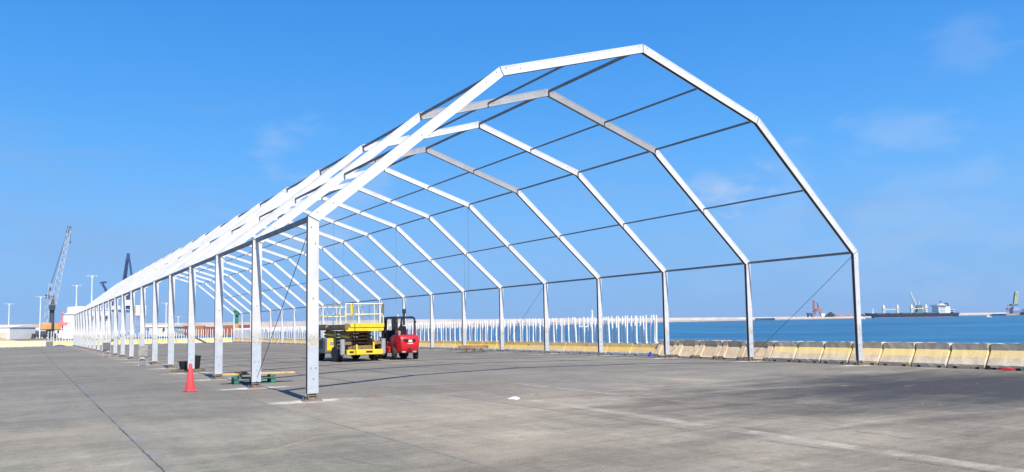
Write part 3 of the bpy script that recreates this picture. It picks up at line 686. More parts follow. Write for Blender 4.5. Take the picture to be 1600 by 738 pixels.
for i, (x0, yy, z, L, a) in enumerate(((.60, 7.02, .285, 2.15, -2.5), (.72, 7.20, .285, 1.95, 1), (.52, 7.38, .285, 1.9, -1))):
    o = MB().cbox((0, 0, 0), (L, .16, .045), .004).build('plank', M['timber']); o.location = (x0, yy, z); o.rotation_euler = (0, R(.4), R(a)); tag(o, 'loose yellow timber plank on the green pallet, %s' % ('front one', 'middle one', 'rear one')[i], 'plank', 'planks on the green pallet')
o = MB().cbox((0, 0, .0), (.20, .62, .055), .005).build('dark_strip', M['timber_old'], loc=(.08, 7.14, .3365), rot=(0, 0, R(4))); tag(o, 'short dark strip lying across the planks on the green pallet', 'timber')  # dark strip across the planks near their left end
for x, yy in ((.02, 7.2), (1.02, 7.2)):
    o = MB().box((0, 0, 0), (.10, .60, .08)).build('bearer', M['timber_old'], loc=(x, yy, .220)); tag(o, 'dark bearer under the planks at the %s end of the pallet' % ('left' if x < .5 else 'right'), 'timber')

tb = thing('mortar_tub', 'black plastic mortar tub beside the red cone, behind a left leg', 'tub', (.0, 16.6, .09), R(10)); tb.scale = (.62, .62, .75)
MB().lathe([(.0, .02), (.22, .0), (.24, .04), (.31, .40), (.335, .40), (.335, .43), (.30, .43), (.22, .06), (.0, .05)], (0, 0, 0), 'Z', 20).build('tub_body', M['black'], tb, smooth=True)
for s in (-1, 1): MB().path([(s*.33, -.08, .40), (s*.40, -.06, .42), (s*.40, .06, .42), (s*.33, .08, .40)], .014).build('handle', M['black'], tb)
tb = thing('mortar_tub', 'taller black plastic bin right beside the mortar tub behind the cone', 'tub', (.50, 16.85, .09), 0); tb.scale = (.72, .72, .85)
MB().lathe([(.0, .02), (.20, .0), (.22, .04), (.27, .58), (.295, .58), (.295, .62), (.255, .62), (.19, .06), (.0, .05)], (0, 0, 0), 'Z', 20).build('tub_body', M['black'], tb, smooth=True)
MB().path([(.0, -.28, .58), (0, -.33, .66), (0, .33, .66), (0, .28, .58)], .014).build('handle', M['black'], tb)
for i, (x, yy, L) in enumerate(((.15, 16.45, 1.3), (.22, 16.85, 1.2))):
    o = MB().cbox((0, 0, .045), (L, .14, .075), .005).build('bearer', M['timber_old'], loc=(x, yy, 0), rot=(0, 0, R(3-5*i))); tag(o, 'timber bearer on the ground under the black tubs, %s one' % ('front', 'rear')[i], 'timber', 'bearers under the tubs')
def cabinet(label, loc, wd, m, rz):
    t = thing('site_cabinet', label, 'cabinet', loc, rz)
    MB().cbox((0, 0, .70), (wd, .20, .56), .012).build('cabinet_box', M[m], t)
    MB().box((0, -.106, .70), (wd-.06, .012, .50)).build('door', M[m], t); MB().box((wd*.32, -.118, .70), (.02, .02, .08)).build('handle', M['dark_steel'], t)
    for x in (-wd/2+.03, wd/2-.03):
        MB().box((x, 0, .215), (.035, .035, .41)).build('leg', M['steel'], t); MB().box((x, 0, .012), (.035, .36, .02)).build('foot', M['steel'], t)
M['cab_grey'] = paint('cabinet_grey', (.34, .33, .30), .55, 0, .3, 3, (.22, .19, .15), .5)
M['cab_dark'] = paint('cabinet_dark', (.16, .16, .16), .55, 0, .3, 3)
cabinet('grey metal distribution cabinet on thin legs in the left row of legs', (-.62, 24.2, 0), .42, 'cab_grey', R(-8))
cabinet('darker narrow cabinet on legs further back in the left row of legs', (-.75, 42.5, 0), .46, 'cab_dark', R(-4))

# planks stacked by the barriers
for j in range(3):
    o = MB().cbox((0, 0, .14), (.14, 1.0, .26), .01).build('bearer', M['timber_old'], loc=(18.95+j*.42, 27.3-j*.25, 0), rot=(0, 0, R(-32))); tag(o, 'short dark bearer under the timber stack by the barriers, %s from the left' % ordw(j+1), 'timber', 'bearers under the timber stack')
for i in range(11):
    lay, c = divmod(i, 4); o = MB().cbox((0, 0, 0), (1.75+.1*(i % 3), .19, .056), .004).build('plank', M['timber_stack'])
    o.location = Vector((19.38, 27.05,   .30+lay*.062)) + Vector((math.sin(R(32)), math.cos(R(32)), 0))*((c-1.5)*.23+lay*.06); o.rotation_euler = (0, 0, R(-32+random.uniform(-2, 2)))
    tag(o, 'plank in the low timber stack by the barriers, %s of the %s layer' % (ordw(c+1), ('lower', 'middle', 'upper')[lay]), 'plank', 'planks stacked by the barriers')

# litter and cloths
def heap(name, label, cat, loc, sx, sy, h, mat, seed, group=None):
    rg = random.Random(seed); n = 12; rings = []
    for t, zz in ((1, .0), (1.0, .25), (.8, .62), (.45, .9), (.12, 1.0)):
        rings.append([(math.cos(a*2*math.pi/n)*sx*t*rg.uniform(.72, 1.15), math.sin(a*2*math.pi/n)*sy*t*rg.uniform(.72, 1.15), h*zz*rg.uniform(.65, 1.2) + (.002 if zz == 0 else 0)) for a in range(n)])
    for i, p in enumerate(rings[0]): rings[0][i] = (p[0], p[1], .002)
    return tag(MB().loft(rings).build(name, mat, loc=loc), label, cat, group)
M['paper'] = paint('white_plastic_litter', (.85, .85, .84), .6, 0, .1, 8)
M['red_cloth'] = paint('red_cloth', (.55, .02, .03), .85, 0, .3, 5, (.2, .02, .02), .5, bump=.01)
M['dark_cloth'] = paint('dark_cloth', (.05, .03, .03), .9, 0, .3, 5, bump=.01)
M['blue_tarp'] = paint('blue_tarp', (.05, .08, .42), .6, 0, .3, 5, bump=.01)
heap('plastic_litter', 'crumpled white plastic scrap lying on the concrete in front of the opening', 'litter', (3.64, -2.71, 0), .15, .09, .05, M['paper'], 3)
heap('cloth', 'crumpled red cloth on the ground at the foot of a yellow barrier', 'cloth', (20.45, -5.0, 0), .15, .36, .13, M['red_cloth'], 4)
heap('cloth', 'dark brown cloth bundle beside the red cloth at the barrier foot', 'cloth', (20.50, -4.45, 0), .14, .22, .17, M['dark_cloth'], 5)
heap('tarpaulin', 'small blue bundle where the tan barriers meet the low yellow ones', 'bundle', (21.22, 12.15, 0), .10, .16, .22, M['blue_tarp'], 6)
heap('tarpaulin', 'blue tarpaulin heap at the far left end of the picket fence', 'bundle', (-1.6, 103.6, 0), .7, .35, .22, M['blue_tarp'], 8)
rg = random.Random(21)
M['pebble'] = paint('stone_chips', (.40, .36, .29), .9, 0, .3, 9)
chips = MB()
for i in range(190):
    if i < 70: x, yy = rg.uniform(-6, 16), rg.uniform(-14, 6)
    else: x, yy = rg.gauss(rg.choice((0, 0, W)), .5), rg.choice(range(0, 25, 5))+rg.gauss(0, .4)
    s = rg.uniform(.006, .020); chips.box((x, yy, s*.3), (s*rg.uniform(1, 2.4), s*1.3, s*.7), rg.uniform(0, 3))
o = chips.build('stone_chips', M['pebble']); tag(o, 'scattered small stone chips on the concrete yard', 'chips'); o['kind'] = 'stuff'

# ------------------------------------------------------------------ far left: harbour cranes, sheds, masts, sea wall
M['far_white'] = paint('shed_white_sheet', (.80, .80, .78), .6, 0, .12, .08)
M['far_cream'] = paint('shed_cream', (.74, .66, .52), .7, 0, .15, .08)
M['seawall'] = paint('seawall_concrete', (.60, .50, .41), .85, 0, .22, .06, (.42, .34, .27), .5, 'World')
M['quaywall'] = paint('breakwater_concrete', (.66, .59, .53), .85, 0, .2, .03, (.45, .37, .32), .5, 'World')
M['rock'] = paint('armour_rock', (.36, .29, .25), .9, 0, .35, .25, kind='World')
M['lattice'] = paint('lattice_light_grey', (.44, .48, .53), .5, .1, .15, .3)
M['crane_dark'] = paint('crane_dark_grey', (.07, .08, .10), .6, .1, .2, .3)
M['crane_orange'] = paint('crane_orange', (.72, .36, .10), .55, 0, .2, .3)
M['crane_blue'] = paint('crane_navy', (.030, .062, .16), .5, 0, .2, .2)
M['pale_blue'] = paint('crane_skirt_blue', (.16, .22, .38), .55, 0, .2, .2)
M['pink'] = paint('red_derrick', (.72, .22, .24), .55, 0, .15, .3)
M['cont'] = [paint('container_%d' % i, c, .6, 0, .2, .4) for i, c in enumerate(((.32, .07, .05), (.45, .20, .10), (.36, .09, .06), (.40, .14, .08)))]
M['green'] = paint('beacon_green', (.02, .22, .12), .5, 0, .15, .3)
M['hose'] = paint('hydraulic_hose', (.03, .03, .03), .6)
M['window'] = paint('dark_window', (.05, .06, .08), .2, 0, .1, 1)

def lattice(mb, a, b_, w0, w1, n, r):                           # four-chord lattice boom from a to b
    a, b_ = Vector(a), Vector(b_); d = (b_-a).normalized(); x = d.cross(Vector((0, 1, 0))).normalized(); z = x.cross(d)
    P = lambda t, i: a.lerp(b_, t) + (x*(1 if i in (0, 1) else -1) + z*(1 if i in (1, 2) else -1))*(w0+(w1-w0)*t)/2
    for i in range(4): mb.beam(P(0, i), P(1, i), r*1.3)
    for k in range(n):
        for i in range(4):
            j = (i+1) % 4; t0, t1 = k/n, (k+1)/n
            mb.beam(P(t0, i), P(t1, j), r) if k % 2 else mb.beam(P(t0, j), P(t1, i), r)
            mb.beam(P(t1, i), P(t1, j), r*.8)
    return mb
def px2m(px, d): return px*d/FPX
def landpt(px, d): r = ray(px, 520); return Vector((CAM.x + r.x*d, CAM.y + r.y*d, 0))
YAWL = -R(0)
# mobile harbour crane, pale lattice boom
D = 345; s = D/FPX; b0 = landpt(78, D)
cr = thing('harbour_crane', 'tall mobile harbour crane with pale lattice boom and orange cab at far left', 'crane', b0)
MB().box((-2.2, 0, 1.5), (9.5, 7, 1.4)).box((-3.5, 0, 2.7), (4, 5, 1.2)).build('chassis', M['crane_dark'], cr)
for x in (-6, -4, -2, 0, 2): MB().lathe([(.3, -3.6), (.95, -3.55), (.95, 3.55), (.3, 3.6)], (x, 0, .96), 'Y', 12).build('wheel', M['tyre'], cr)
for x in (-6.4, 2.2): MB().box((x, -4.2, .5), (1.6, 1.6, .5)).box((x, -4.2, 1.3), (.4, .4, 1.6)).box((x, 4.2, .5), (1.6, 1.6, .5)).build('outrigger', M['crane_dark'], cr)
MB().lathe([(1.6, 2), (1.6, 3.6), (2.0, 3.8)], (.2, 0, 0), 'Z', 12).build('slew_ring', M['crane_dark'], cr)
MB().cbox((-1.6, 0, 5.4), (4.2, 3.6, 3.0), .15).build('machine_house', M['crane_orange'], cr)
MB().cbox((2.9, 0, 5.2), (2.6, 3.0, 2.6), .15).build('counterweight', M['crane_orange'], cr)
MB().lathe([(.95, 3.6), (.9, 16), (.75, 19)], (.6, 0, 0), 'Z', 10).build('tower', M['crane_dark'], cr)
cbm = MB().cbox((.6, -.9, 13.8), (2.4, 2.2, 2.4), .1).build('cab', M['crane_dark'], cr)
MB().box((.6, -2.02, 13.9), (1.9, .06, 1.3)).build('cab_window', M['window'], cbm)
MB().box((-1.3, 0, 18.7), (1.8, 1.4, 1.8)).box((-.3, 0, 22), (1.2, 1, 1.6)).build('sheave_house', M['crane_dark'], cr)
tw = MB(); lattice(tw, (-1.9, 0, 6), (-.2, 0, 24.5), 1.6, 1.2, 9, .14); tw.build('back_stay', M['lattice'], cr)
bm_ = MB(); lattice(bm_, (.9, 0, 14.5), (6.6, 0, 50.2), 2.3, 1.1, 22, .16); bm_ = bm_.build('boom', M['lattice'], cr)
MB().box((6.5, 0, 50.0), (1.7, 1.2, 1.6)).lathe([(.1, -.4), (.8, -.3), (.8, .3), (.1, .4)], (6.0, 0, 48.6), 'Y', 10).build('boom_head', M['crane_dark'], bm_)
MB().path([(-.2, 0, 24.5), (6.2, 0, 50.4)], .10).path([(.2, .4, 24.5), (6.2, .3, 49)], .08).build('luffing_rope', M['crane_dark'], cr)
MB().path([(6.9, 0, 49.5), (7.0, 0, 44)], .08).box((7.0, 0, 43.6), (.5, .5, 1.0)).build('hook', M['crane_dark'], bm_)

# navy crane behind the legs
D = 300; b0 = landpt(199, D); s = D/FPX
cr = thing('harbour_crane', 'navy blue portal crane with upright boom seen through the left legs', 'crane', b0)
sk = MB().loft([[(x*8.2, yy*5, 0) for x, yy in ((-1, -1), (1, -1), (1, 1), (-1, 1))], [(x*5.8, yy*4, 4.5) for x, yy in ((-1, -1), (1, -1), (1, 1), (-1, 1))], [(x*3.2, yy*3, 8) for x, yy in ((-1, -1), (1, -1), (1, 1), (-1, 1))]]).build('portal_skirt', M['pale_blue'], cr)
MB().box((-5.0, -2, 6.6), (2.2, 2.6, 2.8)).build('winch_box', M['crane_orange'], cr); MB().box((4.9, -2, 6.6), (2.2, 2.6, 2.8)).build('winch_box', M['crane_orange'], cr)
MB().cbox((4.4, 0, 10.4), (4.0, 4, 4.2), .2).build('machine_house', M['far_cream'], cr); MB().cbox((-4.2, 0, 10.6), (3.0, 4, 3.4), .2).build('machine_house', M['far_cream'], cr)
MB().loft([[(x*1.7, yy*1.7, 5) for x, yy in ((-1, -1), (1, -1), (1, 1), (-1, 1))], [(x*1.4, yy*1.4, 22.5) for x, yy in ((-1, -1), (1, -1), (1, 1), (-1, 1))]]).build('tower', M['crane_blue'], cr)
MB().box((0, -1.8, 13.5), (3.4, .6, 2.2)).build('cab', M['far_white'], cr)
bo = MB(); lattice(bo, (-1.5, 0, 21), (-.5, 0, 31), 1.1, .8, 7, .22); bo.beam((-1.6, 0, 20), (-.6, 0, 31.5), .5); bo.beam((1.4, 0, 20), (.1, 0, 31.5), .5); bo.beam((-.5, 0, 30), (-.2, 0, 33.0), 1.0, 1.1); bo.build('boom', M['crane_blue'], cr)
MB().path([(.2, 0, 32), (1.5, 0, 24)], .1).build('luffing_rope', M['crane_blue'], cr)
# dark material handler
D = 300; b0 = landpt(170, D)
cr = thing('material_handler', 'dark blue material handler crane with bent arm left of the navy crane', 'crane', b0)
MB().box((0, 0, 1.4), (6, 5, 1.4)).build('undercarriage', M['crane_dark'], cr); MB().cbox((0, 0, 4), (5, 4, 3.4), .15).build('house', M['crane_dark'], cr)
MB().beam((.4, 0, 5), (.9, 0, 15.5), 1.1).build('column', M['crane_blue'], cr)
MB().beam((.9, 0, 15), (-2.6, 0, 21.0), .8).build('boom', M['crane_blue'], cr)
MB().beam((-2.4, 0, 21.6), (-1.0, 0, 16.2), .45).beam((-3.4, 0, 21.4), (-1.2, 0, 21.8), .7).build('stick', M['crane_blue'], cr)
# red derrick
b0 = landpt(97.5, 250)
cr = thing('derrick', 'small red derrick standing in front of the white shed', 'derrick', b0)
MB().box((0, 0, 4.9), (2.6, 1.6, .7)).prism([(-1.5, 5.25), (.2, 5.25), (-.3, 6.3)], -.6, .6, 'Y').build('platform', M['pink'], cr)
MB().beam((0, 0, 0), (0, 0, 8.2), .35).build('mast', M['pink'], cr); MB().lathe([(.0, 7.8), (.35, 8.0), (.4, 8.5), (0, 9.0)], (0, 0, 0), 'Z', 10).build('lantern', M['pink'], cr)
MB().beam((0, 0, 5.6), (2.2, 0, 5.2), .25).build('arm', M['pink'], cr)
# sheds and tank
def shed(label, px0, px1, d, h, gable, m, win=0, roofm='far_white', dep=18.):
    a, b_ = landpt(px0, d), landpt(px1, d); L = (b_-a).length; c = (a+b_)/2; t = thing('warehouse', label, 'warehouse', c, math.atan2((b_-a).y, (b_-a).x))
    MB().box((0, dep/2, h/2), (L, dep, h)).build('wall', M[m], t)
    MB().prism([(-.3, h), (dep+.3, h), (dep/2, h+gable)], -L/2-.3, L/2+.3, 'X').build('roof', M[roofm], t)
    for i in range(win):
        x = -L/2+L*(i+.5)/win; o = MB().box((x, -.05, h*.72), (1.0, .1, 1.3)).build('window', M['window'], t)
        MB().box((x, -.10, h*.72-.75), (1.3, .25, .12)).build('sill', M[m], o)
    o = MB().box((L*.3, -.06, min(2, h*.3)), (min(4, L*.3), .1, min(4, h*.6))).build('door', M['far_cream'], t)
    return t
shed('white gabled shed behind the far end of the left legs', 98, 146, 290, 9.2, 1.8, 'far_white', 0)
shed('white block with small square windows beside the gabled shed', 141, 170, 260, 9.8, .6, 'far_white', 3)
shed('low white warehouse at the far left edge', -40, 15, 330, 5.0, .9, 'far_white', 0)
shed('long low white warehouse behind the lattice boom crane', 12, 100, 380, 4.2, .8, 'far_white', 5)
shed('cream low warehouse behind the navy crane', 150, 262, 360, 4.4, .9, 'far_cream', 9)
tk = thing('storage_tank', 'white cylindrical storage tank rising behind the gabled shed', 'tank', landpt(125, 330))
MB().lathe([(5.2, 0), (5.2, 12.6), (4.8, 13.2), (0, 13.6)], (0, 0, 0), 'Z', 24).build('shell', M['far_white'], tk, smooth=True)
rl = MB()
for i in range(16): a = i*math.pi/8; rl.beam((5.0*math.cos(a), 5.0*math.sin(a), 12.8), (5.0*math.cos(a), 5.0*math.sin(a), 13.9), .08)
rl.build('railing', M['steel'], tk)
# earth berm behind the far-left barriers
M['sand'] = paint('sandy_fill', (.52, .41, .27), .9, 0, .3, .6, (.36, .27, .18), .5, 'World')
rg = random.Random(5); rings = []
for i in range(15):
    x = -34+i*2.1; h = 1.5*math.sin(math.pi*min(1, (14-i)/3+.02)/2)*rg.uniform(.85, 1.1)
    rings.append([(x, -3.2, 0), (x, -1.6, h*.7), (x, 0, h), (x, 1.8, h*.75), (x, 3.6, 0)])
tag(MB().loft(rings).build('earth_berm', M['sand'], loc=(0, 128, 0)), 'low sandy earth berm behind the pale barriers at far left', 'berm')
# light masts
def mast(px, ptop, d, label):
    b0 = landpt(px, d); h = (at(px, ptop, d)-CAM).z + CAM.z; t = thing('light_mast', label, 'light mast', b0)
    MB().tube((0, 0, 0), (0, 0, h), .30, .18, 8).build('pole', M['far_white'], t)
    hd_ = MB().box((0, 0, h), (4.4, .3, .24)).box((0, 0, h-.5), (1.0, .3, .12)).build('crossbar', M['far_white'], t)
    for x in (-1.9, -.95, .95, 1.9): MB().box((x, -.2, h+.22), (.5, .4, .34)).build('floodlight', M['steel'], hd_)
mast(13, 475, 380, 'light mast at the far left edge above the low warehouse')
mast(62, 464, 340, 'light mast just left of the lattice boom crane')
mast(118, 446, 330, 'light mast above the white storage tank, left of the tallest mast')
mast(142, 431, 300, 'tallest light mast, right of the storage tank')
mast(259, 474, 330, 'light mast seen between two left legs, right of the navy crane')
mast(278, 495, 420, 'small distant light mast seen between two left legs above the brown containers')
# containers
for i in range(5):
    a, b_ = landpt(271+i*25, 395), landpt(271+i*25+23.6, 395); c = (a+b_)/2; L = (b_-a).length
    t = thing('shipping_container', 'rust-brown shipping container in the row behind the far fence, %s from the left' % ordw(i+1), 'container', c, math.atan2((b_-a).y, (b_-a).x), 'containers behind the far fence')
    lv = 1
    mb = MB(); n = int(L/.55)
    prof = [(-L/2 + L*k/n, (-1.2 if k % 2 else -1.12)) for k in range(n+1)] + [(L/2, 1.2), (-L/2, 1.2)]
    mb.prism(prof, .1, 5.0 if i not in (2,) else 4.4, 'Z'); mb.build('body', M['cont'][i % 4], t)
    for sx in (-1, 1):
        MB().box((sx*(L/2-.08), -1.22, 2.5), (.18, .1, 4.7)).build('corner_post', M['cont'][i % 4], t)
# green beacon on red base
bc = thing('harbour_beacon', 'green harbour light tower on an orange base beyond the far fence', 'beacon', landpt(369, 330))
MB().lathe([(1.3, 0), (1.3, 4.6), (1.1, 5)], (0, 0, 0), 'Z', 12).build('base', M['crane_orange'], bc)
MB().lathe([(.9, 5), (.8, 8.6), (1.5, 8.7), (1.5, 9.1), (1.1, 9.1), (1.1, 10.4), (1.3, 10.5), (.4, 11.2), (0, 11.4)], (0, 0, 0), 'Z', 12).build('tower', M['green'], bc)
# sea wall with a parapet, running behind the yard and out to sea
def wallrun(name, label, pts, mats, w0, w1, rock=True):
    t = thing(name, label, 'sea wall', pts[0][0]); o0 = pts[0][0]
    for part, pr, mt in (('parapet', lambda h: [(-w1/2, -3), (-w1/2, h), (w1/2, h), (w1/2, -3)], mats[0]), ('rock_slope', lambda h: [(-w0/2, -3), (-w1/2-.5, h*.42), (w1/2+.5, h*.42), (w0/2, -3)], mats[1])):
        rings = []
        for i, (p, h) in enumerate(pts):
            a = pts[max(0, i-1)][0]; b_ = pts[min(len(pts)-1, i+1)][0]; d = (b_-a); d.z = 0; d.normalize(); n = Vector((-d.y, d.x, 0))
            rings.append([(p-o0) + n*q[0] + Vector((0, 0, q[1])) for q in pr(h)])
        MB().loft(rings).build(part, mats[0] if part == 'parapet' else mats[1], t)
    return t
def wp(px, d, ytop):
    r = ray(px, ytop); p = CAM + r*d; g = landpt(px, d) if px < 420 else far(px, d); return (Vector((p.x, p.y, g.z)), p.z-g.z)
M['mound'] = paint('mound_red_earth', (.42, .20, .12), .9, 0, .3, .1)
wallrun('sea_wall', 'beige sea wall running behind the cranes and the far fence out to the right', [wp(-120, 470, 507.5), wp(0, 480, 507.5), wp(150, 500, 506), wp(300, 530, 504.5), wp(419, 570, 503)], (M['seawall'], M['seawall']), 16, 8)
wallrun('breakwater', 'long pale breakwater across the harbour behind the picket fence and right-hand legs', [wp(421, 575, 502.8), wp(640, 760, 499.5), wp(900, 1050, 497.8), wp(1020, 1200, 497), wp(1150, 1330, 496.2), wp(1300, 1480, 494.6), wp(1420, 1640, 492.5)], (M['quaywall'], M['rock']), 26, 9)
wallrun('breakwater', 'distant pinkish breakwater between the cargo ship and the right-hand crane', [wp(1440, 2100, 491.0), wp(1500, 2150, 489.4), wp(1580, 2200, 488.4), wp(1680, 2250, 487)], (M['quaywall'], M['rock']), 26, 9)

# ------------------------------------------------------------------ right: cargo ship, quay with cranes, boats
M['hull'] = paint('hull_navy', (.014, .022, .055), .45, 0, .2, .03)
M['boot'] = paint('hull_boot_red', (.42, .16, .15), .6, 0, .2, .05)
M['cream'] = paint('ship_cream', (.80, .72, .55), .5, 0, .1, .1)
M['funnel'] = paint('funnel_navy', (.06, .08, .14), .5, 0, .1, .1)
M['deck_green'] = paint('deck_green', (.10, .19, .17), .6, 0, .2, .1)
M['pale_crane'] = paint('pale_green_crane', (.64, .66, .56), .55, 0, .15, .1)
M['coal'] = paint('coal', (.025, .025, .03), .95, 0, .3, .3, bump=.05)
SD = 1500; a, b_ = far(1351, SD), far(1496, SD); SLEN = (b_-a).length
ship = thing('cargo_ship', 'long navy bulk carrier with cream deck cranes and white bridge moored across the water', 'ship', a, math.atan2((b_-a).y, (b_-a).x)); ship['kind_note'] = ''
del ship['kind_note']
U = SLEN/145.                                                   # metres per photograph pixel at the ship
def hullring(x, hw, zt): return [(x, -hw*.9, -4), (x, -hw, 2), (x, -hw, zt), (x, hw, zt), (x, hw, 2), (x, hw*.9, -4)]
hl = MB().loft([hullring(0, .6, 9.6), hullring(5, 4, 9.2), hullring(14, 10, 8.6), hullring(22, 14, 7.4), hullring(SLEN*.9, 14, 7.2), hullring(SLEN*.98, 12, 7.4), hullring(SLEN, 9.5, 7.6)]); 
for i, v in enumerate(hl.v):
    if v[0] < .1 and v[2] < 3: hl.v[i] = (v[0]+7.5, v[1], v[2])
    if v[0] > SLEN-.1 and v[2] < 3: hl.v[i] = (v[0]-5, v[1], v[2])
hl.build('hull', M['hull'], ship)
MB().box((SLEN*.5, 0, -.2), (SLEN*.84, 28.3, 1.9)).build('boot_topping', M['boot'], ship)
for i in range(5): MB().cbox((30+i*24, 0, 8.2), (17, 19, 2.0), .3).build('hatch_cover', M['deck_green'], ship)
for x in (31, 52.5, 74.5, 97):
    t = MB().loft([[(x*U-w0, -w0, z), (x*U+w0, -w0, z), (x*U+w0, w0, z), (x*U-w0, w0, z)] for w0, z in ((1.6, 7), (1.6, 13), (2.2, 14.5), (2.1, 19), (1.0, 24), (.5, 25))]).build('deck_crane', M['cream'], ship)
    MB().box((x*U, -2.25, 17), (2.2, .12, 1.6)).build('cab_window', M['window'], t)
for x0, x1, z in ((32, 51, 16), (76, 96, 17)): MB().beam((x0*U, -1, z), (x1*U, -1, z+.4), 1.1, 1.3).build('crane_jib', M['cream'], ship)
for i in range(14): MB().box(((20+i*7)*U, -13.5, 8.4), (.5, .5, 2.4)).build('deck_stanchion', M['deck_green'], ship)
MB().beam((14*U, 0, 8), (14*U, 0, 19), 1.3, 1.3).beam((12.8*U, 0, 8), (14*U, 0, 17), .8).build('foremast', M['white'], ship)
acc = MB(); acc.box((117.5*U, 0, 14), (12*U, 24, 14)); acc.box((116.5*U, 0, 22.2), (14*U, 27, 2.6)); acc.box((119*U, 0, 24.5), (8*U, 16, 2)); acc = acc.build('bridge_house', M['far_white'], ship)
MB().box((111.2*U, 0, 22.4), (.3*U, 24, 1.1)).box((116.5*U, -13.56, 22.4), (12.6*U, .2, 1.0)).build('bridge_window', M['window'], acc)
for z in (9.5, 12.5, 15.5, 18.5): MB().box((117.5*U, -12.06, z), (9*U, .14, .8)).build('cabin_window', M['window'], acc)
MB().beam((120*U, 0, 25), (120*U, 0, 32), .8).box((120*U, 0, 30), (.6, 5, .6)).build('radar_mast', M['dark_steel'], acc)
MB().box((127.5*U, 0, 13.5), (7*U, 18, 13)).build('engine_casing', M['far_white'], ship)
MB().loft([[(x0*U, -5, z), (x1*U, -5, z), (x1*U, 5, z), (x0*U, 5, z)] for x0, x1, z in ((124.8, 131, 20), (125, 130.5, 25), (125.8, 129.6, 27.2))]).build('funnel', M['funnel'], ship)
for z in (10.5, 14): MB().box((134.5*U, 0, z), (7*U, 16, .9)).box((137.6*U, 0, z-1.5), (.5, 14, 3)).build('aft_deck', M['far_white'], ship)
# quay with ore yard left of the ship
def px_thing(name, label, cat, px, d, h=0.): return thing(name, label, cat, far(px, d, h), -R(32))
p = [wp(1195, 1290, 497.0), wp(1270, 1360, 496.0), wp(1346, 1425, 494.7)]
wallrun('ore_quay', 'low ore quay with red crane and dark coal heap left of the ship', p, (M['quaywall'], M['rock']), 44, 40)
QH = 3.2
q = 1385; rc = px_thing('portal_crane', 'dark red portal crane on the ore quay left of the coal heap', 'crane', 1278, q, QH); s = q/FPX
for x in (-7, 7): MB().beam((x, 0, 0), (x*.55, 0, 10), 1.4).build('portal_leg', M['boot'], rc)
MB().box((0, 0, 10.5), (13, 9, 2)).cbox((2, 0, 13.2), (10, 7, 4), .3).build('slewing_house', M['boot'], rc)
lt = MB(); lattice(lt, (-6, 0, 11), (-6, 0, 31), 2.4, 1.6, 7, .6); lattice(lt, (2.5, 0, 14), (1, 0, 26), 2.2, 1.4, 5, .5); lt.beam((-6, 0, 30), (3, 0, 24), .7); lt.build('boom', M['boot'], rc)
MB().cbox((8.5, 0, 4), (6, 8, 5), .2).build('hopper', M['far_white'], rc)
def mound(label, px, d, wd, h, m, seed, cat='heap'):
    rg = random.Random(seed); n = 14; rings = []
    for t, zz in ((1, 0), (.72, .3), (.42, .62), (.16, .92), (.04, 1)): rings.append([(math.cos(k*2*math.pi/n)*wd/2*t*rg.uniform(.9, 1.1), math.sin(k*2*math.pi/n)*wd/2*t*rg.uniform(.9, 1.1), h*zz) for k in range(n)])
    o = MB().loft(rings).build('ore_heap', M[m], loc=far(px, d, QH-.2)); return tag(o, label, cat)
mound('conical black coal heap on the ore quay beside the red crane', 1298.5, 1400, 26, 9.5, 'coal', 1)
mound('low reddish ore heap right of the coal heap', 1311, 1395, 34, 5.0, 'mound', 2)
mound('flat reddish ore heap against the right-hand leg', 1328, 1410, 36, 4.4, 'mound', 3)
mound('dark flat heap behind the right-hand leg beside the ship bow', 1342, 1440, 40, 6.0, 'coal', 4)
hs_ = px_thing('hopper_shed', 'small dark loading hopper on the ore quay, left of the red crane', 'hopper', 1266, 1370, QH)
MB().prism([(-5, 8), (5, 8), (3, 3.2), (-3, 3.2)], -4, 4, 'Y').build('hopper_bin', M['crane_dark'], hs_)
for x in (-3.6, 3.6): MB().box((x, 0, 1.7), (.8, 6, 3.4)).build('support', M['crane_dark'], hs_)
# pale harbour crane behind the ship
pc = px_thing('harbour_crane', 'pale green harbour crane with dark base rising behind the cargo ship', 'crane', 1437, 1640, 2.)
MB().loft([[(x*9, yy*7, 0) for x, yy in ((-1, -1), (1, -1), (1, 1), (-1, 1))], [(x*4, yy*4, 16) for x, yy in ((-1, -1), (1, -1), (1, 1), (-1, 1))]]).build('portal', M['deck_green'], pc)
MB().cbox((0, 0, 20), (11, 8, 7), .4).build('house', M['deck_green'], pc)
lt = MB(); lattice(lt, (-5, 0, 20), (-17, 0, 52), 2.6, 1.6, 10, .6); lt.build('boom', M['pale_crane'], pc)
MB().beam((1, 0, 23), (1, 0, 32), 1.6).build('mast', M['pale_crane'], pc)
# crane at the right edge
bq = px_thing('harbour_crane', 'blue portal crane with yellowish boom at the right edge of the water', 'crane', 1587, 1600, 1.8)
MB().loft([[(x*8.5, yy*7, z) for x, yy in ((-1, -1), (1, -1), (1, 1), (-1, 1))] for z in (0, 8)] + [[(x*3.6, yy*3.6, 16) for x, yy in ((-1, -1), (1, -1), (1, 1), (-1, 1))]]).build('portal', M['pale_blue'], bq)
MB().cbox((-1.5, 0, 19.5), (14, 8, 4), .4).build('machine_house', M['deck_green'], bq)
M['olive'] = paint('boom_yellow_green', (.62, .62, .36), .55, 0, .15, .1)
lt = MB(); lattice(lt, (.5, 0, 21), (5.5, 0, 47), 4.4, 4.8, 7, .9); lt.beam((1, 0, 46.5), (9, 0, 47.5), 1.0); lt.beam((2, 0, 22), (4.5, 0, 46), 2.4); lt.build('boom', M['olive'], bq)
wallrun('cargo_quay', 'dark low quay under the blue crane at the right edge', [wp(1560, 1600, 490.6), wp(1600, 1610, 489.8), wp(1680, 1640, 488.3)], (M['rock'], M['rock']), 44, 40)
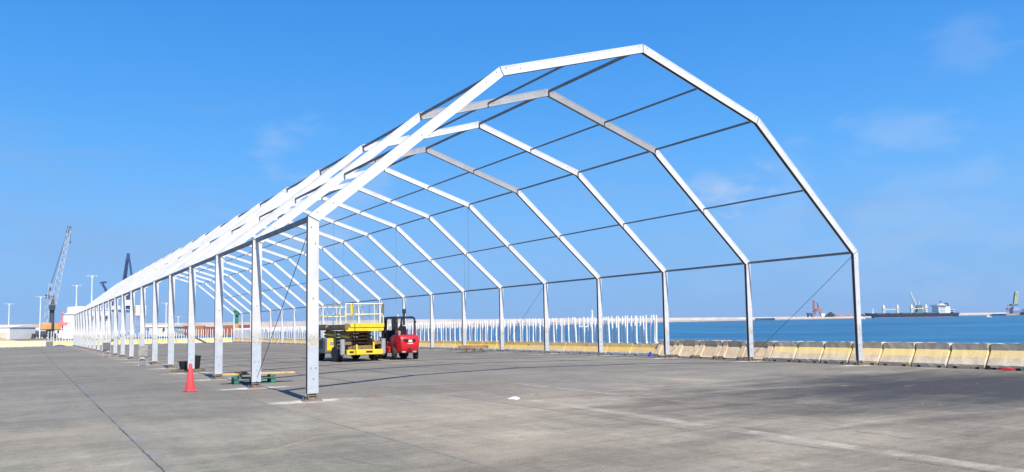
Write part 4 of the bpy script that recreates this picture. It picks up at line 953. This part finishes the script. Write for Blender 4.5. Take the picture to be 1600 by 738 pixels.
g = px_thing('small_crane', 'small brownish crane on the quay left of the blue crane', 'crane', 1576.5, 1590, 1.8)
MB().beam((-3, 0, 0), (-2, 0, 12), 1.2).beam((3, 0, 0), (2, 0, 12), 1.2).box((0, 0, 12.4), (6, 5, 2)).build('portal', M['boot'], g); MB().beam((0, 0, 13), (0, 0, 21), .9).build('mast', M['boot'], g)
g = px_thing('cargo_ship', 'white superstructure of a vessel cut off by the right picture edge', 'ship', 1604, 1570, 0)
MB().box((8, 0, 3), (34, 10, 5)).build('hull', M['hull'], g); MB().box((4, 0, 9), (20, 8, 7)).box((9, 0, 15), (12, 7, 4)).build('deckhouse', M['far_white'], g); MB().box((4, -4.06, 10), (16, .1, .8)).box((9, -3.56, 15.4), (10, .1, 1)).build('window', M['window'], g)
# boats
def boat(label, px, d, L, sail):
    t = px_thing('sailing_boat' if sail else 'motor_boat', label, 'boat', px, d, 0)
    MB().loft([[(x, -hw*.6, -.4), (x, -hw, zt), (x, hw, zt), (x, hw*.6, -.4)] for x, hw, zt in ((-L/2, L*.13, L*.12), (0, L*.16, L*.11), (L*.35, L*.10, L*.14), (L/2, L*.01, L*.17))]).build('hull', M['white'], t)
    MB().cbox((-L*.05, 0, L*.17), (L*.35, L*.18, L*.12), L*.02).build('cabin', M['white'], t)
    MB().tube((L*.05, 0, 0), (L*.05, 0, L*(1.1 if sail else .5)), L*.012, n=6).build('mast', M['steel'], t)
    if sail: MB().prism([(L*.03, L*.22), (L*.03, L*.95), (-L*.36, L*.24)], -L*.01, L*.01, 'Y').build('sail', M['olive'], t)
boat('white sailing boat on the water right of the cargo ship', 1545.5, 900, 6.5, True)
boat('small white motor boat seen through the picket fence', 911, 520, 5.5, False)
boat('white launch just in front of the ship bow beside the right-hand leg', 1347, 1000, 9, False)
lh = px_thing('breakwater_light', 'small white light tower on the breakwater above the picket fence', 'beacon', 925.5, 1085, 6)
MB().lathe([(1.6, 0), (1.1, 10), (1.8, 10.2), (1.8, 10.8), (1.0, 10.8), (1.0, 13), (0, 14)], (0, 0, 0), 'Z', 10).build('tower', M['white'], lh)

# ------------------------------------------------------------------ sea air
hz = bpy.data.materials.new('sea_haze'); hz.use_nodes = True; ht = hz.node_tree; ht.nodes.clear()
pv = ht.nodes.new('ShaderNodeVolumePrincipled'); ho = ht.nodes.new('ShaderNodeOutputMaterial'); ht.links.new(pv.outputs[0], ho.inputs['Volume'])
pv.inputs['Color'].default_value = (.80, .88, .97, 1); pv.inputs['Density'].default_value = .00006; pv.inputs['Anisotropy'].default_value = .2
zs = [sea_z(x, y) for x in xs for y in ys]
hx0, hx1, hy0, hy1, hz0, hz1 = -900., 7100., -2600., 8100., min(min(zs), -1.1)-1.5, max(max(zs), 60)+2
o = MB().box(((hx0+hx1)/2, (hy0+hy1)/2, (hz0+hz1)/2), (hx1-hx0, hy1-hy0, hz1-hz0)).build('haze', hz); o['kind'] = 'stuff'; o['label'] = 'thin pale sea haze over the harbour'; o['category'] = 'haze'
